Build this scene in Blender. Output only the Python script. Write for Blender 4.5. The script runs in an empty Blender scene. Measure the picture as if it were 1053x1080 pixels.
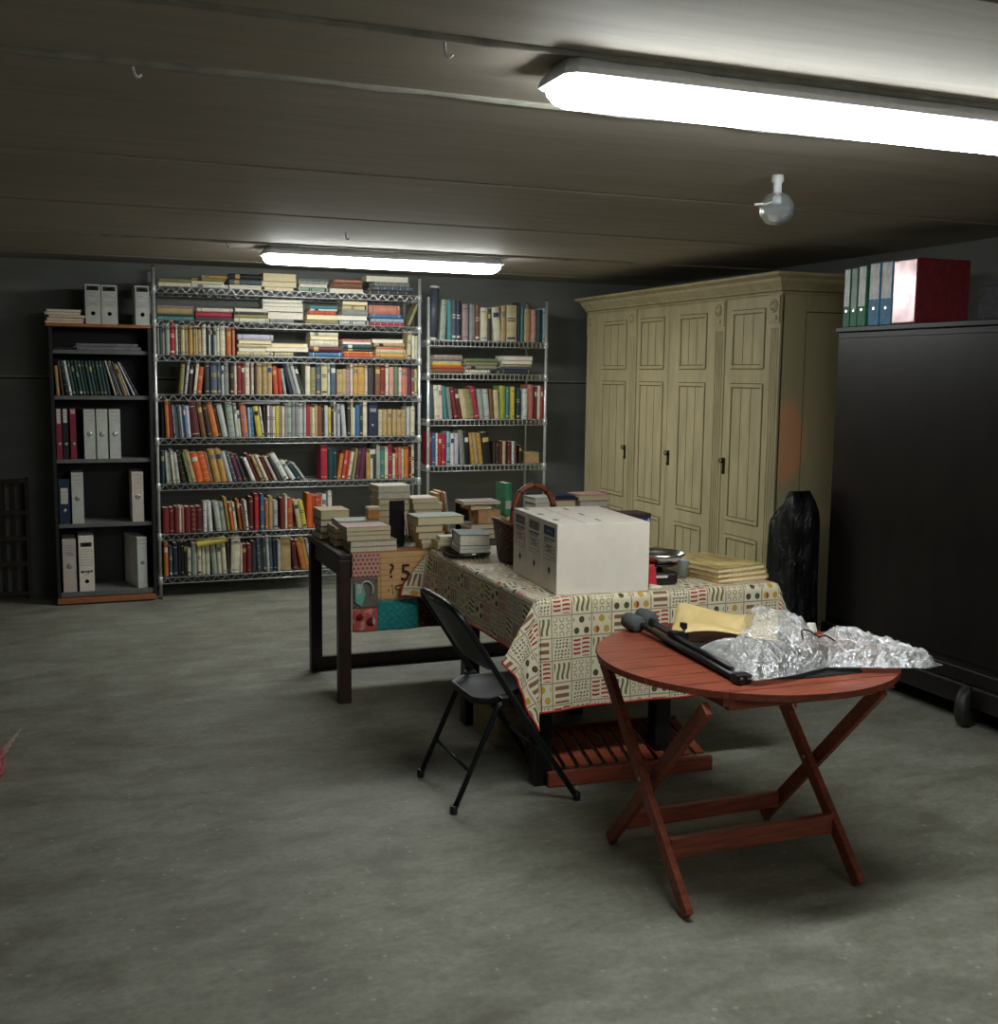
import bpy, bmesh, math, random
from mathutils import Vector, Matrix, Euler
random.seed(7)
S = bpy.context.scene
C = S.collection
PI = math.pi
R = math.radians

# ------------------------------------------------------------------ render look
S.view_settings.view_transform = 'Standard'
S.view_settings.look = 'None'
S.view_settings.gamma = 1
S.view_settings.use_curve_mapping = False
S.view_settings.exposure = 1.66

# ------------------------------------------------------------------ materials
def lin(c):
    c = c / 255.0
    return c / 12.92 if c <= 0.04045 else ((c + 0.055) / 1.055) ** 2.4
def rgb(c):
    return (lin(c[0]), lin(c[1]), lin(c[2]), 1.0)

class E:
    """tiny shader-math expression: E wraps a socket of a node tree"""
    def __init__(s, nt, sock): s.nt, s.s = nt, sock
    def op(s, name, b=None, c=None, clamp=False):
        n = s.nt.nodes.new('ShaderNodeMath'); n.operation = name; n.use_clamp = clamp
        s.nt.links.new(s.s, n.inputs[0])
        for i, v in ((1, b), (2, c)):
            if v is None: continue
            if isinstance(v, E): s.nt.links.new(v.s, n.inputs[i])
            else: n.inputs[i].default_value = v
        return E(s.nt, n.outputs[0])
    def __add__(s, o): return s.op('ADD', o)
    def __sub__(s, o): return s.op('SUBTRACT', o)
    def __mul__(s, o): return s.op('MULTIPLY', o)
    def gt(s, o): return s.op('GREATER_THAN', o)
    def lt(s, o): return s.op('LESS_THAN', o)
    def fract(s): return s.op('FRACT')
    def floor(s): return s.op('FLOOR')
    def sin(s): return s.op('SINE')
    def abs(s): return s.op('ABSOLUTE')
    def mx(s, o): return s.op('MAXIMUM', o)
    def sqrt(s): return s.op('SQRT')

def new_mat(name):
    m = bpy.data.materials.new(name); m.use_nodes = True
    nt = m.node_tree
    return m, nt, nt.nodes['Principled BSDF']

def tex_coord(nt, kind='Object', scale=(1, 1, 1)):
    t = nt.nodes.new('ShaderNodeTexCoord')
    mp = nt.nodes.new('ShaderNodeMapping'); mp.inputs['Scale'].default_value = scale
    nt.links.new(t.outputs[kind], mp.inputs['Vector'])
    return mp.outputs['Vector']

def noise(nt, vec, scale, detail=5, rough=.55, dist=0):
    n = nt.nodes.new('ShaderNodeTexNoise')
    n.inputs['Scale'].default_value = scale; n.inputs['Detail'].default_value = detail
    n.inputs['Roughness'].default_value = rough; n.inputs['Distortion'].default_value = dist
    nt.links.new(vec, n.inputs['Vector'])
    return n.outputs['Fac']

def ramp(nt, fac, stops):
    r = nt.nodes.new('ShaderNodeValToRGB')
    el = r.color_ramp.elements
    while len(el) < len(stops): el.new(.5)
    for e, (p, c) in zip(el, stops):
        e.position = p; e.color = rgb(c)
    nt.links.new(fac, r.inputs['Fac'])
    return r.outputs['Color']

def mixc(nt, fac, a, b, mode='MIX'):
    n = nt.nodes.new('ShaderNodeMix'); n.data_type = 'RGBA'; n.blend_type = mode
    if isinstance(fac, (int, float)): n.inputs[0].default_value = fac
    else: nt.links.new(fac.s if isinstance(fac, E) else fac, n.inputs[0])
    for i, v in ((6, a), (7, b)):
        if isinstance(v, tuple): n.inputs[i].default_value = rgb(v)
        else: nt.links.new(v, n.inputs[i])
    return n.outputs[2]

def bump(nt, bsdf, fac, strength=.2, dist=.01):
    b = nt.nodes.new('ShaderNodeBump')
    b.inputs['Strength'].default_value = strength; b.inputs['Distance'].default_value = dist
    nt.links.new(fac, b.inputs['Height']); nt.links.new(b.outputs['Normal'], bsdf.inputs['Normal'])

CACHE = {}
def mat(name, c, rough=.55, metal=0, var=.12, scale=30, stretch=(1, 1, 1), bmp=0, spec=.5):
    key = name
    if key in CACHE: return CACHE[key]
    m, nt, b = new_mat(name)
    v = tex_coord(nt, 'Object', stretch)
    n = noise(nt, v, scale)
    lo = tuple(max(0, x * (1 - var)) for x in c); hi = tuple(min(255, x * (1 + var)) for x in c)
    col = ramp(nt, n, [(.3, lo), (.7, hi)])
    nt.links.new(col, b.inputs['Base Color'])
    b.inputs['Roughness'].default_value = rough; b.inputs['Metallic'].default_value = metal
    b.inputs['Specular IOR Level'].default_value = spec
    if bmp: bump(nt, b, n, bmp)
    CACHE[key] = m
    return m

PAL = {  # cover colours: (sRGB, spoken name)
 'beige': ((205, 188, 142), 'beige'), 'black': ((30, 28, 26), 'black'), 'blue': ((62, 112, 158), 'blue'),
 'brightorange': ((232, 96, 30), 'bright orange'), 'brown': ((132, 84, 56), 'brown'), 'cream': ((222, 213, 184), 'cream'),
 'crimson': ((178, 40, 66), 'crimson'), 'dkbrown': ((66, 50, 40), 'dark brown'), 'dkgreen': ((36, 74, 56), 'dark green'),
 'dkgrey': ((62, 62, 62), 'dark grey'), 'dkred': ((136, 44, 44), 'dark red'), 'dkteal': ((36, 72, 76), 'dark teal'),
 'gold': ((200, 150, 72), 'golden'), 'green': ((108, 130, 90), 'green'), 'grey': ((140, 142, 136), 'grey'),
 'lilac': ((198, 192, 206), 'lilac'), 'lime': ((164, 176, 72), 'lime green'), 'ltgrey': ((190, 192, 184), 'light grey'),
 'maroon': ((104, 38, 38), 'maroon'), 'mauve': ((166, 142, 138), 'mauve'), 'navy': ((44, 48, 74), 'navy'),
 'olive': ((150, 142, 88), 'olive'), 'orange': ((212, 116, 52), 'orange'), 'paleblue': ((150, 184, 196), 'pale blue'),
 'palegreen': ((160, 174, 154), 'pale green'), 'palepink': ((222, 198, 178), 'pale pink'), 'pink': ((208, 148, 134), 'pink'),
 'plum': ((104, 46, 72), 'plum'), 'red': ((200, 44, 42), 'red'), 'redorange': ((206, 82, 48), 'red-orange'),
 'salmon': ((206, 122, 98), 'salmon'), 'slate': ((84, 98, 110), 'slate'), 'tan': ((190, 158, 104), 'tan'),
 'teal': ((70, 140, 142), 'teal'), 'white': ((224, 224, 216), 'white'), 'yellow': ((208, 190, 66), 'yellow'),
}
def muted(c, k=.9):
    g = .3 * c[0] + .59 * c[1] + .11 * c[2]
    return tuple((g + (x - g) * k) * .95 for x in c)
def cover(c): return mat('cover_' + c, muted(PAL[c][0]), .55, var=.1, scale=18)
PAGES = mat('paper_pages', (248, 222, 182), .9, var=.1, scale=160, stretch=(1, 1, 6), bmp=.15)
PAGES_W = mat('white_pages', (232, 222, 202), .9, var=.08, scale=160, bmp=.15)
INK = mat('ink_black', (34, 34, 36), .6, var=.05)
INKG = mat('ink_grey', (120, 120, 118), .6, var=.05)
INKB = mat('ink_blue', (40, 66, 104), .6, var=.05)
GOLD = mat('gilt_band', (196, 164, 92), .45, var=.1)
PALE = mat('pale_band', (214, 208, 196), .6, var=.05)
CHROME = mat('chrome_wire', (206, 208, 206), .3, .45, var=.04)
BLACKM = mat('black_painted_steel', (22, 24, 26), .35, .3, var=.15)
BLACKP = mat('black_plastic', (22, 22, 24), .42, var=.2)
WHITEC = mat('white_cardboard', (238, 228, 214), .75, var=.03, scale=8)
GREYC = mat('greyish_cardboard', (196, 198, 188), .75, var=.05, scale=12)
PINKC = mat('pinkish_cardboard', (206, 190, 180), .75, var=.04, scale=12)
GREENC = mat('grey_green_board', (112, 118, 104), .75, var=.06, scale=12)
KRAFT = mat('kraft_cardboard', (214, 162, 116), .85, var=.08, scale=25)
STEEL = mat('polished_steel', (215, 215, 215), .24, 1, var=.05)
REDWOOD = mat('red_stained_wood', (134, 66, 46), .45, var=.2, scale=9, stretch=(1, 9, 9), bmp=.06)
DARKWOOD = mat('dark_brown_wood', (48, 28, 20), .45, var=.3, scale=8, stretch=(8, 8, 1), bmp=.05)
BLACKWOOD = mat('black_brown_wood', (24, 19, 18), .32, var=.3, scale=5, stretch=(2, 2, .6), bmp=.03)

# ------------------------------------------------------------------ mesh collector
class MB:
    def __init__(s): s.v = []; s.f = []; s.m = []; s.mats = []; s.sm = []; s.uv = None
    def mi(s, m):
        if m not in s.mats: s.mats.append(m)
        return s.mats.index(m)
    def add(s, vs, fs, m, smooth=False, T=None):
        o = len(s.v); k = s.mi(m)
        s.v += [tuple(T @ Vector(p)) if T is not None else tuple(p) for p in vs]
        for f in fs:
            s.f.append(tuple(i + o for i in f)); s.m.append(k); s.sm.append(smooth)
    def box(s, a, b, m, T=None, bev=0):
        (x0, y0, z0), (x1, y1, z1) = a, b
        if bev <= 0:
            s.add([(x0,y0,z0),(x1,y0,z0),(x1,y1,z0),(x0,y1,z0),(x0,y0,z1),(x1,y0,z1),(x1,y1,z1),(x0,y1,z1)],
                  [(0,3,2,1),(4,5,6,7),(0,1,5,4),(1,2,6,5),(2,3,7,6),(3,0,4,7)], m, False, T)
            return
        bm = bmesh.new(); bmesh.ops.create_cube(bm, size=1)
        for v in bm.verts:
            v.co = Vector((x0 + (v.co.x + .5) * (x1 - x0), y0 + (v.co.y + .5) * (y1 - y0), z0 + (v.co.z + .5) * (z1 - z0)))
        bmesh.ops.bevel(bm, geom=bm.edges[:], offset=bev, segments=2, affect='EDGES', profile=.5)
        s.bm(bm, m, False, T)
    def bm(s, bm, m, smooth=False, T=None):
        bm.verts.index_update()
        s.add([v.co.copy() for v in bm.verts], [[v.index for v in f.verts] for f in bm.faces], m, smooth, T)
        bm.free()
    def tube(s, pts, r, m, n=8, T=None, cap=True, closed=False):
        pts = [Vector(p) for p in pts]; vs = []; fs = []
        N = len(pts); up = None
        for i, p in enumerate(pts):
            if closed: d = pts[(i + 1) % N] - pts[i - 1]
            else: d = pts[min(i + 1, N - 1)] - pts[max(i - 1, 0)]
            d.normalize()
            if up is None:
                up = Vector((0, 0, 1)) if abs(d.z) < .9 else Vector((1, 0, 0))
            u = (up - d * up.dot(d)).normalized(); w = d.cross(u); up = u
            rr = r[i] if isinstance(r, (list, tuple)) else r
            for k in range(n):
                a = 2 * PI * (k + .5) / n
                vs.append(p + u * math.cos(a) * rr + w * math.sin(a) * rr)
        for i in range(N if closed else N - 1):
            for k in range(n):
                a, b = i * n + k, i * n + (k + 1) % n
                j = ((i + 1) % N) * n
                fs.append((a, b, j + (k + 1) % n, j + k))
        if cap and not closed:
            fs.append(tuple(range(n))[::-1]); fs.append(tuple(range((N - 1) * n, N * n)))
        s.add(vs, fs, m, n > 5, T)
    def lathe(s, prof, m, n=24, T=None, smooth=True):
        vs = []; fs = []
        for (r, z) in prof:
            for k in range(n):
                a = 2 * PI * k / n; vs.append((r * math.cos(a), r * math.sin(a), z))
        for i in range(len(prof) - 1):
            for k in range(n):
                fs.append((i*n+k, i*n+(k+1)%n, (i+1)*n+(k+1)%n, (i+1)*n+k))
        if prof[0][0] > 1e-4: fs.append(tuple(range(n))[::-1])
        if prof[-1][0] > 1e-4: fs.append(tuple(range((len(prof)-1)*n, len(prof)*n)))
        s.add(vs, fs, m, smooth, T)
    def prism(s, poly, z0, z1, m, T=None):
        n = len(poly)
        s.add([(x, y, z0) for x, y in poly] + [(x, y, z1) for x, y in poly],
              [tuple(range(n))[::-1], tuple(range(n, 2*n))] + [(i, (i+1)%n, n+(i+1)%n, n+i) for i in range(n)], m, False, T)
    def mesh(s, name):
        me = bpy.data.meshes.new(name)
        me.from_pydata(s.v, [], s.f)
        for m in s.mats: me.materials.append(m)
        me.polygons.foreach_set('material_index', s.m)
        me.polygons.foreach_set('use_smooth', s.sm)
        if s.uv:
            l = me.uv_layers.new(name='UVMap')
            for p in me.polygons:
                for li in p.loop_indices: l.data[li].uv = s.uv[me.loops[li].vertex_index]
        me.update()
        return me
    def build(s, name, parent=None, loc=(0, 0, 0), rot=(0, 0, 0)):
        o = bpy.data.objects.new(name, s.mesh(name)); C.objects.link(o)
        o.location = loc; o.rotation_euler = rot
        if parent: o.parent = parent
        return o

def tag(o, label, cat, group=None):
    o['label'] = label; o['category'] = cat
    if group: o['group'] = group
    return o
def thing(name, label, cat, loc=(0, 0, 0), rz=0, group=None):
    o = bpy.data.objects.new(name, None); C.objects.link(o)
    o.empty_display_size = .05
    o.location = loc; o.rotation_euler = (0, 0, rz)
    return tag(o, label, cat, group)
def struct(o):
    o['kind'] = 'structure'; return o
def TR(loc=(0,0,0), rot=(0,0,0)):
    return Matrix.Translation(loc) @ Euler(rot).to_matrix().to_4x4()
def smooth_path(pts, it=2):
    pts = [Vector(p) for p in pts]
    for _ in range(it):
        q = [pts[0]]
        for a, b in zip(pts, pts[1:]): q += [a * .75 + b * .25, a * .25 + b * .75]
        pts = q + [pts[-1]]
    return pts
ORD = ['zeroth','first','second','third','fourth','fifth','sixth','seventh','eighth','ninth','tenth','eleventh','twelfth','thirteenth','fourteenth','fifteenth']

# ------------------------------------------------------------------ camera
cam_d = bpy.data.cameras.new('camera'); cam = bpy.data.objects.new('camera', cam_d); C.objects.link(cam)
pit, yaw, rol = R(6.916), R(21.356), R(.667)
Rv = Vector((math.cos(yaw), -math.sin(yaw), 0)); F0 = Vector((math.sin(yaw), math.cos(yaw), 0)); U0 = Vector((0, 0, 1))
Fv = F0 * math.cos(pit) - U0 * math.sin(pit); Uv = U0 * math.cos(pit) + F0 * math.sin(pit)
R2 = Rv * math.cos(rol) + Uv * math.sin(rol); U2 = Uv * math.cos(rol) - Rv * math.sin(rol)
M = Matrix((R2, U2, -Fv)).transposed().to_4x4(); M.translation = (0, 0, 1.6)
cam.matrix_world = M
cam_d.sensor_fit = 'HORIZONTAL'; cam_d.sensor_width = 36
cam_d.lens = 36 * 1186.6 / 1053
cam_d.clip_start = .05
S.camera = cam

# ------------------------------------------------------------------ room shell
ZC = 2.37; YB = 8.62; XR = 4.75; XL = -2.6; YR = -2.6

m_floor, nt, b = new_mat('concrete_floor')
v = tex_coord(nt, 'Object'); vs_ = tex_coord(nt, 'Object', (.8, 1.5, 1))
n1 = noise(nt, v, 1.1, 8, .62, .6); n2 = noise(nt, vs_, 3.6, 12, .74, .25); n3 = noise(nt, v, 38, 6, .7)
c1 = ramp(nt, n1, [(.3, (112, 109, 95)), (.5, (136, 135, 121)), (.7, (156, 157, 146))])
c2 = ramp(nt, n2, [(.36, (90, 87, 73)), (.49, (132, 131, 118)), (.62, (164, 164, 151))])
c = mixc(nt, .55, c1, c2)
vo = nt.nodes.new('ShaderNodeTexVoronoi'); vo.inputs['Scale'].default_value = 14; nt.links.new(v, vo.inputs['Vector'])
spk = E(nt, vo.outputs['Distance']).lt(.1)
c = mixc(nt, spk * .5, c, (186, 184, 170))
c = mixc(nt, (E(nt, n3) - .4).op('MULTIPLY', 2.2, None, True) * .6, c, (88, 86, 76))
nt.links.new(c, b.inputs['Base Color'])
rr = nt.nodes.new('ShaderNodeMapRange'); rr.inputs[3].default_value = .48; rr.inputs[4].default_value = .8
nt.links.new(n2, rr.inputs[0]); nt.links.new(rr.outputs[0], b.inputs['Roughness'])
bump(nt, b, n2, .12, .01)

def concrete(name, base, sx, sy, sz, amp=.22, rough=.85):
    m, nt, b = new_mat(name)
    v1 = tex_coord(nt, 'Object', (sx, sy, sz)); v2 = tex_coord(nt, 'Object')
    a = noise(nt, v1, 3.0, 9, .65, .4); d = noise(nt, v2, .8, 4); g = noise(nt, v2, 90, 2)
    lo = tuple(x * (1 - amp) for x in base); hi = tuple(x * (1 + amp) for x in base)
    ca = ramp(nt, a, [(.32, lo), (.68, hi)]); cd = ramp(nt, d, [(.3, lo), (.7, hi)])
    col = mixc(nt, .45, ca, cd)
    nt.links.new(col, b.inputs['Base Color']); b.inputs['Roughness'].default_value = rough
    bump(nt, b, a, .15, .01)
    return m
m_ceil = concrete('precast_ceiling_concrete', (170, 161, 148), .35, 3.5, 1, .1, .7)
m_mortar = mat('ceiling_joint_mortar', (152, 148, 138), .9, var=.12, scale=14, bmp=.3)
m_wall = concrete('grey_concrete_wall', (118, 119, 114), .5, .5, 2.2, .12)
m_groove = mat('dark_joint', (46, 44, 40), .9)

mb = MB(); mb.box((XL, YR, -.1), (XR, YB, 0), m_floor)
struct(mb.build('floor'))
# ceiling of precast planks running across the room, with joints
seams = [-1.9, -.62, .62, 1.86, 2.56, 3.07, 4.395, 5.66, 6.90, 8.12]
mb = MB(); mb.box((XL, YR, ZC + .022), (XR, YB, ZC + .12), m_groove)
ys = [YR] + seams + [YB]
for a, d in zip(ys, ys[1:]):
    mb.add([(XL, a + .006, ZC + .022), (XL, a + .026, ZC), (XL, d - .026, ZC), (XL, d - .006, ZC + .022),
            (XR, a + .006, ZC + .022), (XR, a + .026, ZC), (XR, d - .026, ZC), (XR, d - .006, ZC + .022)],
           [(0, 4, 5, 1), (1, 5, 6, 2), (2, 6, 7, 3), (0, 1, 2, 3), (4, 7, 6, 5)], m_ceil)
rnd = random.Random(3)
for i, y in enumerate(seams):
    if i in (4, 5, 8):   # joints with squeezed-out mortar
        pts = [(XL + (XR - XL) * k / 60, y + rnd.uniform(-.006, .006) - .012, ZC + .002) for k in range(61)]
        mb.tube(pts, [rnd.uniform(.012, .02) for _ in range(61)], m_mortar, 6)
struct(mb.build('ceiling'))

def wall(name, a, d, groove=None):
    mb = MB(); mb.box(a, d, m_wall)
    if groove: groove(mb)
    return struct(mb.build(name))
wall('wall_back', (XL, YB, -.1), (XR, YB + .15, ZC + .1), lambda mb: [mb.box((XL, YB - .004, z), (XR, YB + .01, z + .012), m) for z, m in ((1.55, m_mortar), (1.538, m_groove))])
wall('wall_right', (XR, YR, -.1), (XR + .15, YB, ZC + .1))
wall('wall_left', (XL - .15, YR, -.1), (XL, YB, ZC + .1))
wall('wall_front', (XL, YR - .15, -.1), (XR, YR, ZC + .1))

# ------------------------------------------------------------------ fluorescent ceiling lamps
m_em, nt, b = new_mat('lit_diffuser')
b.inputs['Base Color'].default_value = (.9, .95, .95, 1)
b.inputs['Emission Color'].default_value = rgb((248, 254, 252))
b.inputs['Emission Strength'].default_value = LAMP = 11.0
m_tray = mat('lamp_tray_plastic', (236, 236, 238), .5, var=.03)
def batten(label, x0, x1, y0, y1, rz=0):
    cx, cy = (x0 + x1) / 2, (y0 + y1) / 2; L = (x1 - x0) / 2; w = (y1 - y0) / 2
    t = thing('fluorescent_ceiling_lamp', label, 'lamp', (cx, cy, ZC - .1), rz, 'fluorescent battens on the ceiling')
    def loft(name, secs, m, smooth=False):
        mb = MB(); vs = []; fs = []
        for (l, ww, z, ch) in secs:
            vs += [(-l, -ww + ch, z), (-l + ch, -ww, z), (l - ch, -ww, z), (l, -ww + ch, z), (l, ww - ch, z), (l - ch, ww, z), (-l + ch, ww, z), (-l, ww - ch, z)]
        n = len(secs)
        for i in range(n - 1):
            for k in range(8):
                fs.append((i*8+k, i*8+(k+1)%8, (i+1)*8+(k+1)%8, (i+1)*8+k))
        fs.append(tuple(range(8))[::-1]); fs.append(tuple(range((n-1)*8, n*8)))
        mb.add(vs, fs, m, False)
        return mb.build(name, t)
    loft('housing', [(L - .01, w - .012, .048, .02), (L + .016, w + .014, .05, .024), (L + .012, w + .012, .066, .024), (L - .012, w - .016, .0995, .02)], m_tray)
    loft('diffuser', [(L - .03, w - .035, 0, .02), (L - .014, w - .012, .012, .022), (L - .002, w - .002, .03, .022), (L + .0, w + .0, .0475, .022)], m_em)
    return t
batten('long lit fluorescent lamp nearer the camera, above the red folding table', 1.17, 2.74, 2.545, 2.725)
batten('lit fluorescent lamp over the near end of the room, behind the viewpoint', 1.15, 2.72, -1.93, -1.75)
batten('lit fluorescent lamp farther away, in front of the tall book rack', 1.21, 2.74, 7.0, 7.2)

# bare bulb fitting on the ceiling
t = thing('ceiling_bulb_fitting', 'unlit clear glass bulb fitting hanging from ceiling above white wardrobe side', 'lamp', (2.585, 3.73, ZC - .15))
m_glass, nt, b = new_mat('cloudy_glass')
b.inputs['Base Color'].default_value = (.85, .92, .95, 1); b.inputs['Transmission Weight'].default_value = .85
b.inputs['Roughness'].default_value = .25; b.inputs['IOR'].default_value = 1.2
mb = MB(); mb.lathe([(.022, .15), (.024, .128), (.016, .12), (.016, .085), (.02, .08), (.02, .05), (.012, .048)], m_tray, 16); mb.build('socket', t)
mb = MB(); mb.lathe([(.024, .085), (.05, .07), (.066, .035), (.062, -.0), (.04, -.028), (.001, -.036)], m_glass, 28); mb.build('glass_globe', t)
mb = MB(); mb.tube([(-.022, 0, .055), (-.06, 0, .04), (-.098, 0, .036)], .005, m_tray, 6); mb.build('cord_stub', t)
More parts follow.
